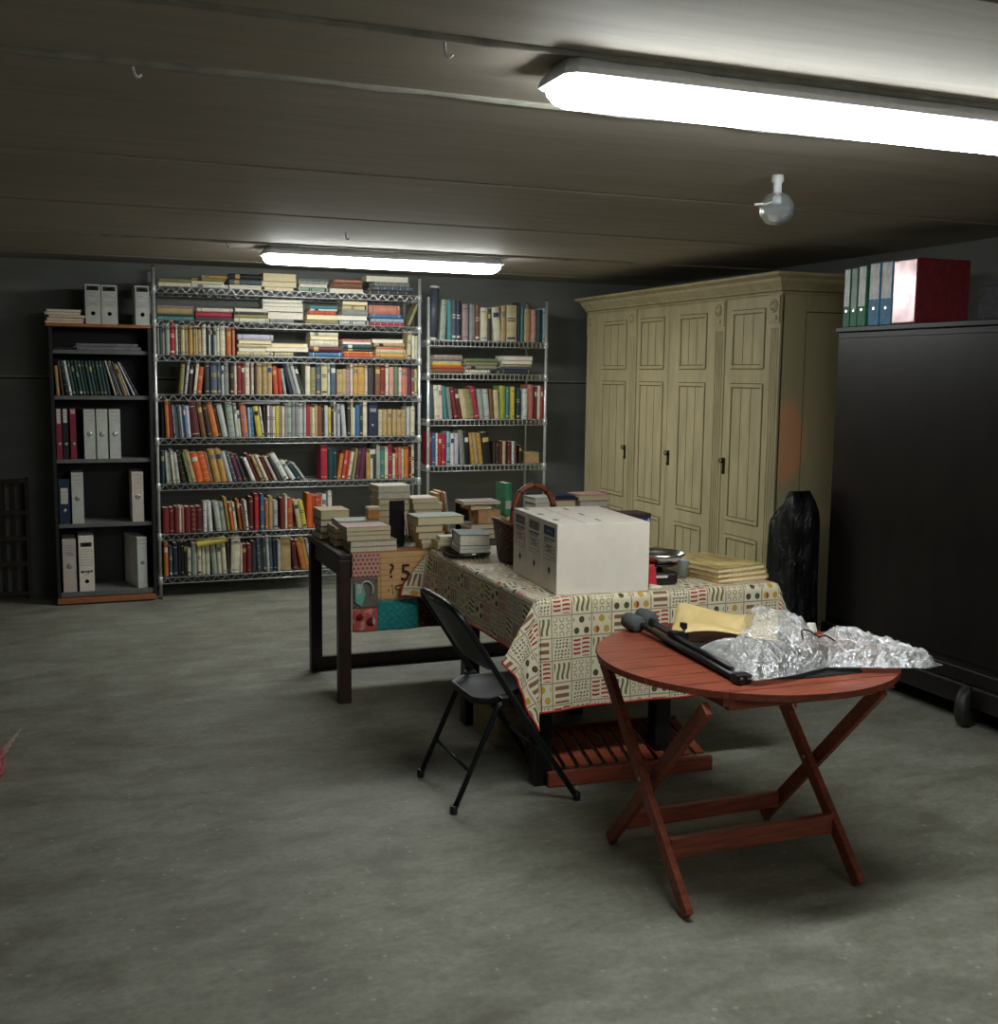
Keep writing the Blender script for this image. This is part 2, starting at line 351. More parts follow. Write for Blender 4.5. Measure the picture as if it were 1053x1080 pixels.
# little wire stubs left in the ceiling joints
for (x, y, lab) in ((.86, 2.58, 'tiny wire stub sticking from the ceiling joint nearest the camera'), (.2, 3.06, 'tiny wire stub in the ceiling joint at upper left'),
                    (1.5, 6.2, 'tiny wire stub on ceiling plank just above the far lamp'), (.95, 6.88, 'tiny wire stub in ceiling joint left of far lamp')):
    mb = MB(); mb.tube(smooth_path([(0, 0, 0), (0, 0, -.03), (.01, 0, -.045), (.02, 0, -.035)]), .004, m_tray, 6)
    tag(mb.build('wire_stub', None, (x, y, ZC + .004)), lab, 'wire', 'wire stubs in the ceiling')
UPRIGHT = {
 'w3': '.647 .0155 .212 0 grey, .664 .0165 .209 0 dkgrey, .6811 .0184 .213 0 grey, .705 .0281 .217 0 palegreen, .736 .032 .218 0 red, .772 .0146 .208 0 cream, .789 .0146 .199 0 dkgreen, .807 .0262 .203 0 beige, .836 .0223 .201 0 tan, .861 .0272 .205 0 gold, .892 .0136 .18 0 tan, .9062 .0126 .185 0 beige, .921 .0262 .179 0 tan, .951 .0262 .21 0 cream, .983 .0116 .205 0 slate, .996 .0116 .205 0 white, 1.009 .0126 .206 0 navy, 1.03 .0213 .201 0 palegreen, 1.054 .0175 .201 0 cream, 1.074 .0369 .206 0 cream, 1.122 .0339 .197 0 orange, 1.16 .0165 .202 0 salmon, 2.445 .032 .203 3 beige, 2.488 .0233 .171 0 cream, 2.516 .0233 .171 0 cream',
 'w4': '.786 .028 .213 5 olive, .822 .0164 .235 7 lilac, .847 .026 .204 6 dkbrown, .883 .0193 .22 7 cream, .9064 .0328 .191 6 redorange, .964 .0369 .227 0 dkgrey, 1.005 .0437 .228 0 slate, 1.053 .0233 .228 0 slate, 1.08 .0165 .203 0 ltgrey, 1.098 .0339 .223 0 grey, 1.14 .0262 .219 0 dkbrown, 1.168 .0194 .222 0 palepink, 1.189 .0281 .224 0 dkred, 1.219 .0242 .224 0 dkred, 1.247 .031 .222 0 cream, 1.291 .0184 .225 0 palepink, 1.312 .0155 .215 0 dkbrown, 1.33 .0378 .226 0 tan, 1.37 .031 .226 0 tan, 1.404 .033 .227 0 tan, 1.4518 .031 .204 -4 redorange, 1.4866 .0261 .186 -5 red, 1.523 .0211 .187 -8 palegreen, 1.5653 .0235 .226 -14 navy, 1.5943 .0253 .226 -15 grey, 1.621 .0244 .222 -15 ltgrey, 1.6469 .0244 .222 -15 dkgrey, 1.678 .034 .219 0 cream, 1.718 .0349 .199 0 olive, 1.758 .032 .222 0 slate, 1.795 .0437 .228 0 beige, 1.842 .0184 .228 0 ltgrey, 1.867 .0369 .229 0 slate, 1.911 .0378 .185 0 tan, 1.951 .032 .19 0 tan, 1.985 .0272 .185 0 mauve, 2.016 .0194 .227 0 palepink, 2.037 .033 .227 0 gold, 2.072 .0495 .231 0 gold, 2.126 .0175 .217 0 palepink, 2.148 .0436 .226 0 dkgrey, 2.201 .0388 .226 0 brown, 2.242 .0349 .221 0 dkred, 2.283 .0223 .233 0 cream, 2.308 .0359 .211 0 pink, 2.348 .0281 .222 0 green, 2.382 .0233 .207 0 palepink, 2.408 .0456 .207 0 salmon, 2.458 .0262 .2 0 plum, 2.486 .0223 .197 0 brown, 2.51 .0262 .197 0 beige',
 'w5': '.662 .0233 .241 0 black, .6943 .0242 .265 -2 orange, .7232 .0194 .24 -3 dkred, .747 .0126 .226 -4 grey, .7602 .0116 .225 -4 slate, .7725 .0126 .227 -4 grey, .7857 .0126 .223 -4 slate, .7989 .0116 .227 -4 ltgrey, .8111 .0126 .224 -4 slate, .8243 .0126 .228 -4 blue, .8376 .0271 .225 -4 lilac, .8732 .0531 .249 -6 maroon, .936 .0336 .251 -8 brown, .9789 .0306 .237 -10 dkbrown, 1.0147 .04 .246 -11 orange, 1.0561 .0219 .224 -11 dkbrown, 1.082 .0381 .238 -11 ltgrey, 1.127 .0444 .248 -6 palegreen, 1.178 .0193 .241 -5 ltgrey, 1.2 .0174 .189 -5 cream, 1.223 .0416 .244 -5 salmon, 1.268 .0165 .211 -3 paleblue, 1.287 .0184 .211 -3 blue, 1.326 .0365 .219 -8 yellow, 1.366 .0125 .218 -7 white, 1.382 .0136 .233 -3 dkbrown, 1.398 .0155 .225 0 white, 1.416 .0155 .223 0 mauve, 1.435 .0194 .219 0 cream, 1.457 .0233 .224 0 yellow, 1.483 .0184 .219 0 olive, 1.504 .0184 .219 0 palepink, 1.525 .0204 .24 0 grey, 1.546 .0301 .249 0 palegreen, 1.5766 .0262 .249 0 grey, 1.6034 .0272 .25 0 grey, 1.6312 .032 .239 0 ltgrey, 1.6638 .0155 .25 0 ltgrey, 1.6799 .0281 .235 0 crimson, 1.7086 .0175 .218 0 olive, 1.7267 .0175 .212 0 cream, 1.7448 .0194 .235 0 tan, 1.7648 .033 .23 0 brown, 1.799 .0165 .23 0 dkbrown, 1.818 .0252 .225 0 ltgrey, 1.846 .0194 .213 0 yellow, 1.869 .0165 .22 0 dkbrown, 1.888 .0136 .259 0 white, 1.904 .0126 .231 0 grey, 1.918 .0175 .237 0 lilac, 1.9524 .029 .236 -4 ltgrey, 1.99 .0213 .237 0 dkgrey, 2.014 .0165 .272 0 beige, 2.032 .0184 .21 0 white, 2.053 .0301 .238 0 blue, 2.087 .0184 .222 0 dkgrey, 2.109 .031 .262 0 cream, 2.228 .032 .195 0 beige, 2.264 .032 .195 0 tan, 2.3 .032 .196 0 tan, 2.335 .033 .195 0 tan, 2.371 .033 .195 0 tan, 2.407 .033 .196 0 tan, 2.448 .0291 .219 0 ltgrey, 2.481 .0281 .219 0 cream',
 'w6': '.655 .0223 .227 0 dkteal, .6897 .0174 .227 -3 ltgrey, .7078 .0174 .217 -3 palegreen, .7335 .0184 .238 -5 cream, .7562 .026 .216 -6 ltgrey, .7986 .0315 .227 -10 dkbrown, .8426 .017 .221 -13 green, .8607 .034 .233 -13 tan, .8961 .0465 .216 -12 brightorange, .9442 .0503 .215 -12 brightorange, .9962 .0209 .216 -12 tan, 1.021 .0427 .238 -12 gold, 1.069 .0398 .24 -12 gold, 1.1181 .0282 .222 -14 ltgrey, 1.1557 .0233 .224 -16 slate, 1.1883 .0304 .214 -18 plum, 1.2282 .0228 .208 -20 dkgrey, 1.286 .027 .181 -22 white, 1.321 .0189 .212 -22 dkred, 1.348 .0225 .199 -22 tan, 1.383 .0232 .201 -23 cream, 1.414 .0188 .191 -23 maroon, 1.448 .0211 .193 -25 palepink, 1.477 .022 .193 -25 dkgrey, 1.5177 .039 .213 -29 white, 1.5758 .0301 .162 -33 white, 1.6155 .033 .161 -34 dkteal, 1.659 .0183 .152 -35 ltgrey, 1.787 .0495 .254 0 crimson, 1.843 .0369 .233 0 dkteal, 1.884 .0223 .228 0 dkteal, 1.91 .0279 .191 8 orange, 1.942 .024 .216 9 redorange, 1.969 .0163 .211 9 red, 1.988 .0268 .204 9 cream, 2.023 .0202 .227 8 olive, 2.0478 .0241 .228 7 plum, 2.0767 .0357 .238 6 plum, 2.1325 .0291 .195 0 gold, 2.1622 .0194 .219 0 cream, 2.1822 .0243 .264 0 dkgrey, 2.208 .031 .248 0 palegreen, 2.247 .0262 .208 0 teal, 2.278 .0262 .237 0 cream, 2.31 .0242 .254 0 crimson, 2.338 .0204 .186 0 cream, 2.362 .0165 .221 0 redorange, 2.381 .0252 .232 0 salmon, 2.41 .0155 .221 0 cream, 2.429 .0378 .233 0 orange, 2.472 .0146 .239 0 maroon, 2.489 .0204 .245 0 palepink',
 'w7': '.656 .0417 .182 0 dkred, .702 .031 .182 0 dkred, .737 .0272 .189 0 dkred, .768 .0165 .189 0 cream, .786 .0184 .183 0 salmon, .809 .0369 .183 0 dkred, .85 .033 .183 0 dkred, .888 .0407 .183 0 maroon, .935 .0252 .218 0 white, .9719 .0281 .22 -3 white, 1.029 .0356 .216 -7 ltgrey, 1.07 .0298 .21 -7 palegreen, 1.109 .0221 .246 -8 gold, 1.134 .0183 .205 -7 orange, 1.156 .0174 .205 -6 cream, 1.196 .0183 .226 -7 orange, 1.218 .0164 .185 -7 brown, 1.238 .0184 .219 -5 white, 1.261 .0291 .241 0 maroon, 1.3 .0291 .262 0 red, 1.341 .0272 .261 0 blue, 1.374 .0223 .225 0 orange, 1.401 .0281 .243 0 tan, 1.437 .0291 .209 0 ltgrey, 1.488 .0281 .226 0 dkred, 1.52 .0165 .251 0 cream, 1.541 .0359 .224 0 redorange, 1.6133 .0325 .208 -10 beige, 1.6469 .0353 .207 -10 yellow, 1.6819 .0359 .256 0 brightorange, 1.7184 .0233 .239 0 redorange, 1.7423 .0242 .239 0 redorange, 1.7672 .0252 .24 0 redorange, 1.793 .033 .247 0 white, 1.839 .0291 .269 0 white',
 'w8': '.658 .0281 .247 0 orange, .694 .0213 .217 0 slate, .72 .0301 .238 0 navy, .754 .0194 .245 0 black, .776 .0184 .24 0 black, .797 .0204 .246 0 black, .82 .0252 .198 0 cream, .85 .033 .233 0 palegreen, .888 .0262 .206 0 cream, .919 .0233 .204 0 cream, .948 .0281 .206 0 cream, .993 .0339 .225 -4 palegreen, 1.033 .0281 .227 -3 cream, 1.065 .0291 .227 -3 cream, 1.099 .0175 .235 0 dkbrown, 1.121 .0611 .261 2 cream, 1.1897 .0184 .209 0 palepink, 1.209 .0281 .209 0 dkred, 1.241 .0262 .209 0 dkred, 1.272 .0378 .223 0 dkgrey, 1.318 .0204 .272 -2 slate, 1.34 .0184 .266 -2 dkgrey, 1.362 .0194 .258 -2 slate, 1.384 .0194 .268 -2 ltgrey, 1.406 .0233 .262 -2 slate, 1.433 .0242 .266 -2 navy, 1.462 .0213 .226 0 ltgrey, 1.487 .0737 .246 0 tan, 1.5766 .029 .225 -4 maroon, 1.6374 .0323 .225 -12 orange, 1.6709 .0323 .24 -12 gold, 1.7042 .0172 .228 -10 lilac',
 'n1': '2.705 .0455 .3 3 palegreen, 2.7664 .0378 .3 0 teal, 2.8049 .033 .3 0 slate, 2.8384 .033 .295 0 navy, 2.887 .0475 .273 0 mauve, 2.945 .0437 .274 0 grey, 2.995 .0369 .274 0 brown, 3.038 .0543 .253 0 cream, 3.099 .0272 .245 0 dkgrey, 3.1478 .057 .257 -5 cream, 3.2049 .0407 .269 0 tan, 3.251 .0854 .278 0 beige, 3.346 .0194 .3 0 navy, 3.37 .0213 .271 0 teal, 3.402 .0485 .256 0 tan, 3.457 .0378 .248 0 pink, 3.505 .0417 .249 0 dkteal, 3.558 .034 .265 0 paleblue',
 'n3': '2.621 .0378 .259 0 slate, 2.6728 .0387 .258 -3 cream, 2.7122 .0281 .259 -3 palepink, 2.7497 .028 .253 -5 teal, 2.7869 .0298 .244 -7 grey, 2.8261 .0287 .245 -9 dkred, 2.8598 .0315 .229 -10 maroon, 2.8925 .0506 .227 -10 beige, 2.9445 .0506 .227 -10 olive, 2.9965 .0344 .253 -10 crimson, 3.034 .0405 .23 -6 palegreen, 3.079 .0405 .23 -6 ltgrey, 3.126 .0271 .233 -5 brown, 3.158 .0387 .225 -4 beige, 3.203 .0475 .258 0 lime, 3.258 .0262 .251 0 teal, 3.292 .031 .251 0 yellow, 3.343 .0349 .236 0 dkteal, 3.394 .0369 .236 0 white, 3.439 .0485 .268 0 salmon, 3.494 .0204 .253 0 maroon, 3.518 .0243 .261 0 cream, 3.546 .0175 .253 0 red',
 'n4': '2.616 .0281 .254 0 crimson, 2.65 .0272 .247 0 blue, 2.681 .0155 .244 0 white, 2.7 .0213 .24 0 red, 2.725 .0349 .24 0 crimson, 2.767 .0291 .256 0 paleblue, 2.8 .0291 .24 0 white, 2.833 .0301 .241 0 lilac, 2.8805 .0377 .263 -4 grey, 2.919 .0368 .248 -2 black, 2.9769 .0289 .241 -7 gold, 3.0066 .0289 .241 -7 tan, 3.037 .0298 .241 -7 gold, 3.074 .0617 .246 -6 black, 3.155 .0213 .174 0 dkbrown, 3.181 .0223 .171 0 dkbrown, 3.208 .0213 .175 0 maroon, 3.235 .0262 .177 0 beige, 3.271 .0301 .175 0 maroon, 3.305 .0204 .175 0 white, 3.329 .0184 .172 0 brown, 3.374 .0204 .143 0 dkbrown',
}
FLAT = {
 'w1': [
  '.664 .225 .026 cream, .669 .216 .025 olive',
  '.89 .25 .025 white, .89 .221 .018 beige, .89 .231 .02 olive, .954 .177 .02 gold',
  '1.145 .231 .028 cream, 1.146 .231 .038 slate, 1.152 .22 .038 black',
  '1.387 .21 .022 tan, 1.373 .25 .038 beige, 1.379 .239 .057 tan',
  '1.635 .217 .029 palegreen, 1.64 .206 .025 ltgrey, 1.635 .217 .02 palegreen, 1.641 .206 .014 grey',
  '1.858 .254 .03 ltgrey, 1.877 .226 .044 brown, 1.898 .21 .02 salmon',
  '2.12 .369 .03 dkgrey, 2.183 .306 .028 slate, 2.195 .27 .029 grey, 2.137 .322 .043 ltgrey',
 ],
 'w2': [
  '.653 .246 .022 teal, .654 .246 .018 dkgreen, .655 .235 .037 tan, .655 .246 .018 mauve',
  '.914 .252 .022 dkgrey, .912 .247 .04 crimson, .919 .248 .024 cream',
  '1.177 .242 .025 cream, 1.177 .238 .027 olive, 1.177 .238 .016 dkgrey, 1.178 .242 .024 ltgrey',
  '1.432 .166 .024 grey, 1.37 .301 .054 palegreen, 1.371 .295 .035 ltgrey, 1.377 .293 .025 palegreen, 1.371 .29 .024 palegreen',
  '1.688 .236 .028 olive, 1.691 .227 .036 beige, 1.705 .202 .028 redorange, 1.722 .197 .013 white, 1.722 .203 .023 teal',
  '1.935 .219 .031 ltgrey, 1.913 .229 .032 white, 1.953 .195 .041 grey, 1.959 .189 .035 beige, 1.953 .19 .028 tan',
  '2.165 .259 .024 crimson, 2.171 .253 .028 paleblue, 2.162 .244 .029 blue, 2.154 .238 .065 salmon',
 ],
 'w3': [
  '1.193 .254 .03 beige, 1.201 .241 .027 cream, 1.196 .246 .025 beige, 1.204 .234 .026 tan, 1.197 .253 .04 lilac',
  '1.458 .134 .034 beige, 1.393 .309 .03 cream, 1.394 .303 .028 beige',
  '1.708 .249 .038 blue, 1.703 .237 .037 maroon, 1.714 .209 .047 cream, 1.715 .208 .028 beige, 1.715 .208 .027 cream',
  '1.968 .226 .025 redorange, 1.963 .225 .02 orange, 1.963 .219 .017 dkbrown, 1.961 .221 .033 dkteal, 1.957 .214 .018 white, 1.952 .219 .017 salmon',
  '2.206 .236 .033 gold, 2.206 .23 .03 beige, 2.212 .218 .02 salmon, 2.194 .236 .026 tan, 2.183 .241 .028 cream',
 ],
 'n2': [
  '2.645 .248 .033 brown, 2.645 .248 .023 redorange, 2.65 .235 .021 yellow, 2.666 .219 .019 palepink, 2.661 .223 .039 mauve',
  '2.918 .199 .032 cream, 2.918 .249 .028 grey, 2.909 .266 .025 olive, 2.917 .266 .028 green',
  '3.192 .272 .036 dkgrey, 3.183 .272 .02 slate, 3.217 .246 .017 beige, 3.216 .252 .031 ltgrey, 3.219 .252 .033 ltgrey',
 ],
}

# ------------------------------------------------------------------ books
def book_mb(T, D, H, cov, pages, hard, band=None, rnd=random, with_pages=True):
    """thickness T on x, depth D on y (spine at y=0), height H on z; returns cover+pages collector and the page block"""
    mb = MB(); c = min(.0026, T * .16); ov = .0035 if hard else .0006
    # spine bulge
    bz = min(.005, T * .12) if hard else .0008
    n = 5
    outer = [(0, D)] + [(0, .004)]
    for k in range(1, n):
        a = k / n; outer.append((T * a, .004 - bz * 4 * a * (1 - a) - .003 * (1 - (2 * a - 1) ** 2)))
    outer += [(T, .004), (T, D)]
    inner = [(T - c, D), (T - c, .007), (c, .007), (c, D)]
    mb.prism(outer + inner, 0, H, cov)
    pb = mb if with_pages else MB()
    pb.box((c * .98, .0068, ov), (T - c * .98, D - ov * 1.3, H - ov), pages)
    if band:
        kind, m = band
        for (z0, z1) in kind:
            pts = [(T * .12 + T * .76 * k / 4, z) for k in range(5) for z in (0,)]
            vs = []; fs = []
            for k in range(5):
                x = T * (.1 + .8 * k / 4); a = x / T
                y = .004 - bz * 4 * a * (1 - a) - .003 * (1 - (2 * a - 1) ** 2) - .0006
                vs += [(x, y, H * z0), (x, y, H * z1)]
            for k in range(4): fs.append((2*k, 2*k+2, 2*k+3, 2*k+1))
            mb.add(vs, fs, m)
    return mb, pb
DARKC = {'black','blue','brown','crimson','dkbrown','dkgreen','dkgrey','dkred','dkteal','maroon','navy','plum','red','slate','teal','green','brightorange','redorange','orange'}
def pick_band(col, rnd):
    q = rnd.random()
    dark = col in DARKC
    m = rnd.choice([PALE, GOLD]) if dark else rnd.choice([INK, INKG, INKG, INKB])
    if q < .22: return None
    if q < .5: return ([(.3, .72)], m) if False else ([(.08, .1), (.86, .88)], m)
    if q < .72: return ([(.7, .84)], m)
    if q < .88: return ([(.06, .12), (.55, .58), (.62, .65)], m)
    return ([(.12, .13), (.3, .31), (.5, .51), (.7, .71), (.87, .88)], m)

SHELF = {'w1': "wide rack's top shelf", 'w2': "wide rack's second shelf", 'w3': "wide rack's third shelf", 'w4': "wide rack's fourth shelf",
         'w5': "wide rack's fifth shelf", 'w6': "wide rack's sixth shelf", 'w7': "wide rack's seventh shelf", 'w8': "wide rack's bottom shelf",
         'n1': "narrow rack's top shelf", 'n2': "narrow rack's second shelf", 'n3': "narrow rack's third shelf", 'n4': "narrow rack's fourth shelf"}
LV = {'w1':2.185,'w2':1.957,'w3':1.718,'w4':1.444,'w5':1.140,'w6':.818,'w7':.464,'w8':.155,'n1':1.862,'n2':1.612,'n3':1.262,'n4':.911}
YF = 8.162

def shelf_books():
    rnd = random.Random(11)
    for key, txt in UPRIGHT.items():
        rows = []
        for it in txt.split(','):
            x, w, h, a, col = it.split(); rows.append((float(x), float(w), float(h), float(a), col))
        tot = {}
        for r in rows:
            tot[r[4]] = tot.get(r[4], 0) + 1
        seen = {}
        for (x, w, h, a, col) in rows:
            seen[col] = k = seen.get(col, 0) + 1
            n = tot[col]
            D = rnd.uniform(.12, .165) * (1 if h < .23 else 1.15)
            hard = w > .021 or rnd.random() < .25
            mb, _ = book_mb(w, D, h, cover(col), PAGES if rnd.random() < .6 else PAGES_W, hard, pick_band(col, rnd))
            t = R(a)
            z = LV[key] + (w * math.sin(t) if a > 0 else 0) + .0012
            o = mb.build('hardcover_book' if hard else 'paperback_book', None, (x, YF + .022 + rnd.uniform(0, .025), z), (0, t, 0))
            cn = PAL[col][1]; how = 'leaning' if abs(a) >= 6 else 'upright'
            if n == 1: lab = f"only {cn} {how} book standing on the {SHELF[key]}"
            elif k == 1: lab = f"leftmost {cn} {how} book on the {SHELF[key]}"
            elif k == n: lab = f"rightmost {cn} {how} book on the {SHELF[key]}"
            elif k <= (n + 1) / 2: lab = f"{ORD[k]} {cn} {how} book from the left on the {SHELF[key]}"
            else: lab = f"{ORD[n - k + 1]} {cn} {how} book from the right on the {SHELF[key]}"
            tag(o, lab, 'book', 'books on the ' + SHELF[key])
    for key, stacks in FLAT.items():
        ns = len(stacks)
        for si, st in enumerate(stacks):
            z = LV[key] + .0012; n = 0; items = st.split(',')
            for bi, it in enumerate(items):
                x, L, T, col = it.split(); x, L, T = float(x), float(L), float(T)
                D = rnd.uniform(.15, .18)
                hard = T > .022
                pages_out = col in ('cream', 'beige', 'white', 'ltgrey', 'tan', 'palegreen') and rnd.random() < .75
                mb, _ = book_mb(T, D, L, cover(col), PAGES if col in ('tan', 'beige') else PAGES_W, hard, pick_band(col, rnd))
                y = YF + .02 + rnd.uniform(0, .02)
                if pages_out: rot = Euler((0, 0, PI)).to_matrix() @ Euler((0, -PI / 2, 0)).to_matrix(); loc = (x, y + D, z)
                else: rot = Euler((0, -PI / 2, 0)).to_matrix(); loc = (x + L, y + .005, z)
                o = mb.build('hardcover_book' if hard else 'paperback_book', None, loc)
                o.matrix_world = Matrix.Translation(loc) @ (Matrix.Rotation(R(rnd.uniform(-1, 1)), 4, 'Z') @ rot.to_4x4())
                z += T + .0006
                pos = 'bottom' if bi == 0 else ('topmost' if bi == len(items) - 1 else ORD[bi + 1] + ' from bottom')
                sp = 'leftmost stack' if si == 0 else ('rightmost stack' if si == ns - 1 else ORD[si + 1] + ' stack from left')
                lab = f"{PAL[col][1]} book {pos} in {sp} on {SHELF[key]}"
                tag(o, lab, 'book', 'flat stacks on the ' + SHELF[key])
    # odd ones
    def odd(name, T, D, H, col, loc, rot, lab, key):
        mb, _ = book_mb(T, D, H, cover(col), PAGES, True, None)
        o = mb.build(name, None, loc); o.rotation_euler = rot
        tag(o, lab, 'book', 'books on the ' + SHELF[key])
    odd('hardcover_book', .022, .14, .175, 'olive', (2.452, YF + .03, LV['w2'] + .013), (0, R(24), 0), "olive book tilting against the right post on the wide rack's second shelf", 'w2')
    odd('hardcover_book', .038, .15, .205, 'yellow', (1.091, YF + .001, .388), (0, R(-99), 0), "yellow book lying tilted on top of the row on the wide rack's bottom shelf", 'w8')
    odd('paperback_book', .014, .17, .25, 'grey', (1.49, YF + .03, 1.374), (0, R(-90), 0), "grey book lying flat across the upright books of the wide rack's fifth shelf", 'w5')

shelf_books()

# navy ring binder between books on the wide rack's fifth shelf
def lever_binder(loc, w, h, d, col, label, group, rz=0, labelcol=PALE, lab_z=(.55, .9), name='ring_binder'):
    t = thing(name, label, 'binder', loc, rz, group)
    mb = MB(); c = .003
    mb.box((0, 0, 0), (c, d, h), col); mb.box((w - c, 0, 0), (w, d, h), col); mb.box((c, 0, 0), (w - c, c, h), col)
    mb.build('cover', t)
    mb = MB(); mb.box((c + .003, c + .02, .006), (w - c - .006, d - .012, h - .02), PAGES_W); mb.build('papers', t)
    if lab_z:
        mb = MB(); mb.box((w * .16, -.0012, h * lab_z[0]), (w * .84, 0, h * lab_z[1]), labelcol)
        for q in (.3, .5, .7): mb.box((w * .26, -.0016, h * (lab_z[0] + (lab_z[1] - lab_z[0]) * q)), (w * .7, -.0011, h * (lab_z[0] + (lab_z[1] - lab_z[0]) * q) + .003), INKG)
        mb.build('spine_label', t)
    mb = MB(); mb.lathe([(.007, 0), (.012, 0), (.012, .0016), (.007, .0016)], STEEL, 18, TR((w / 2, 0, h * .3), (PI / 2, 0, 0)))
    mb.lathe([(.0001, 0), (.007, 0)], INK, 14, TR((w / 2, -.0005, h * .3), (PI / 2, 0, 0)))
    mb.build('finger_ring', t)
    return t
NAVYB = mat('navy_binder_board', (38, 44, 68), .5)
lever_binder((2.15, YF + .025, LV['w5'] + .0012), .066, .255, .17, NAVYB, "navy binder with small grey label near right end of wide rack's fifth shelf", 'binders and box files', lab_z=(.7, .8), labelcol=mat('pale_grey_label', (150, 150, 156), .6))

# dark tube standing at the left end of the narrow rack's top shelf
t = thing('poster_tube', 'dark grey tube with pale end caps at left end of narrow rack top shelf', 'tube', (2.645, 8.205, LV['n1'] + .0012))
t.rotation_euler = (0, R(3.5), 0)
mb = MB(); mb.lathe([(.034, .014), (.034, .385)], mat('slate_tube', (72, 76, 88), .45), 20); mb.build('tube_body', t)
for z in (0, .385):
    mb = MB(); mb.lathe([(.036, z), (.036, z + .016)], PALE, 20); mb.build('end_cap', t)
# small wooden box on narrow rack's fourth shelf
t = thing('wooden_box', "small tan wooden box at right end of the narrow rack's fourth shelf", 'box', (3.425, YF + .03, LV['n4'] + .0012))
mb = MB(); mb.box((0, 0, 0), (.115, .15, .072), mat('tan_box_wood', (186, 152, 112), .6, stretch=(1, 1, 8)), None, .002); mb.build('body', t)
mb = MB(); mb.box((-.002, -.002, .0725), (.117, .152, .086), mat('tan_box_wood', (0, 0, 0)), None, .002); mb.build('lid', t)

# ------------------------------------------------------------------ chrome wire racks
def wire_rack(label, x0, x1, levels, ztop, ladder=False):
    t = thing('chrome_wire_rack', label, 'shelving', (x0, YF, 0))
    W = x1 - x0; D = .40
    for (px, py) in ((0, 0), (W, 0), (0, D), (W, D)):
        mb = MB()
        mb.tube([(px, py, .02), (px, py, ztop)], .0115, CHROME, 12)
        z = .12
        mb.lathe([(.0001, ztop), (.012, ztop), (.012, ztop + .008), (.0001, ztop + .01)], BLACKP, 12, TR((px, py, 0)))
        mb.lathe([(.0001, 0), (.016, 0), (.014, .008), (.006, .02)], BLACKP, 12, TR((px, py, 0)))
        mb.build('post', t)
    for z in levels:
        mb = MB(); r = .0036; g = .012; h = .046
        for (a, b_) in (((g, 0), (W - g, 0)), ((g, D), (W - g, D)), ((0, g), (0, D - g)), ((W, g), (W, D - g))):
            for dz in (-r, -h):
                mb.tube([(a[0], a[1], z + dz), (b_[0], b_[1], z + dz)], r, CHROME, 6)
            L = math.hypot(b_[0] - a[0], b_[1] - a[1]); n = max(4, int(L / (.036 if ladder else .034)))
            pts = []
            for k in range(n + 1):
                f = k / n; x = a[0] + (b_[0] - a[0]) * f; y = a[1] + (b_[1] - a[1]) * f
                if ladder: mb.tube([(x, y, z - r), (x, y, z - h)], .0034, CHROME, 4, cap=False)
                else: pts.append((x, y, z - (r if k % 2 else h)))
            if pts: mb.tube(pts, .003, CHROME, 4)
        n = int(W / .042)
        for k in range(1, n):
            x = W * k / n
            mb.box((x - .0013, 0, z - .003), (x + .0013, D, z), CHROME)
        for y in (D * .33, D * .66):
            mb.tube([(0, y, z - .006), (W, y, z - .006)], .003, CHROME, 6)
        for (px, py) in ((0, 0), (W, 0), (0, D), (W, D)):
            mb.lathe([(.0125, z - .05), (.018, z - .048), (.016, z + .004), (.0125, z + .006)], CHROME, 12, TR((px, py, 0)))
        mb.build('wire_shelf', t)
    return t
wire_rack('tall wide chrome wire rack full of books beside the black bookcase', .629, 2.535, [LV['w%d' % i] for i in range(1, 9)], 2.31)
wire_rack('narrower chrome wire rack of books between wide rack and corner wall', 2.606, 3.572, [LV['n%d' % i] for i in range(1, 5)] + [.16], 2.18, True)

# ------------------------------------------------------------------ black bookcase with box files
BX0, BX1, BY0, BY1 = -.05, .605, 8.15, 8.58
t = thing('black_bookcase', 'tall black bookcase with grey shelves and orange-brown edges, left of wire rack', 'bookcase', ((BX0 + BX1) / 2, BY0, 0))
PI_ = (-(BX0 + BX1) / 2, -BY0, 0)
OFF = Matrix.Translation(PI_)
BLKB = mat('black_bookcase_board', (26, 24, 23), .5, var=.2, scale=6)
GREYS = mat('grey_shelf_board', (104, 104, 102), .6, var=.08)
ORNG = mat('orange_brown_edging', (164, 98, 58), .5, var=.12, scale=20, stretch=(1, 8, 8))
def bp(name, a, d, m, bev=.001):
    mb = MB(); mb.box(a, d, m, OFF, bev); return mb.build(name, t)
bp('side_panel', (BX0, BY0, .035), (BX0 + .022, BY1, 1.892), BLKB)
bp('side_panel', (BX1 - .022, BY0, .035), (BX1, BY1, 1.892), BLKB)
bp('back_panel', (BX0 + .022, BY1 - .012, .035), (BX1 - .022, BY1, 1.892), BLKB)
bp('top_board', (BX0 - .018, BY0 - .02, 1.893), (BX1 + .0, BY1, 1.913), ORNG)
for z in (1.739, 1.431, 1.0, .556):
    bp('shelf_board', (BX0 + .023, BY0 + .025, z - .026), (BX1 - .023, BY1 - .013, z), GREYS)
bp('bottom_board', (BX0 + .023, BY0 + .012, .05), (BX1 - .023, BY1 - .013, .084), GREYS)
bp('plinth', (BX0 - .0, BY0 - .02, .012), (BX1 - .01, BY0 + .01, .046), ORNG)
bp('base_rail', (BX0 + .02, BY0 + .04, 0), (BX1 - .02, BY1 - .02, .03), BLKB)

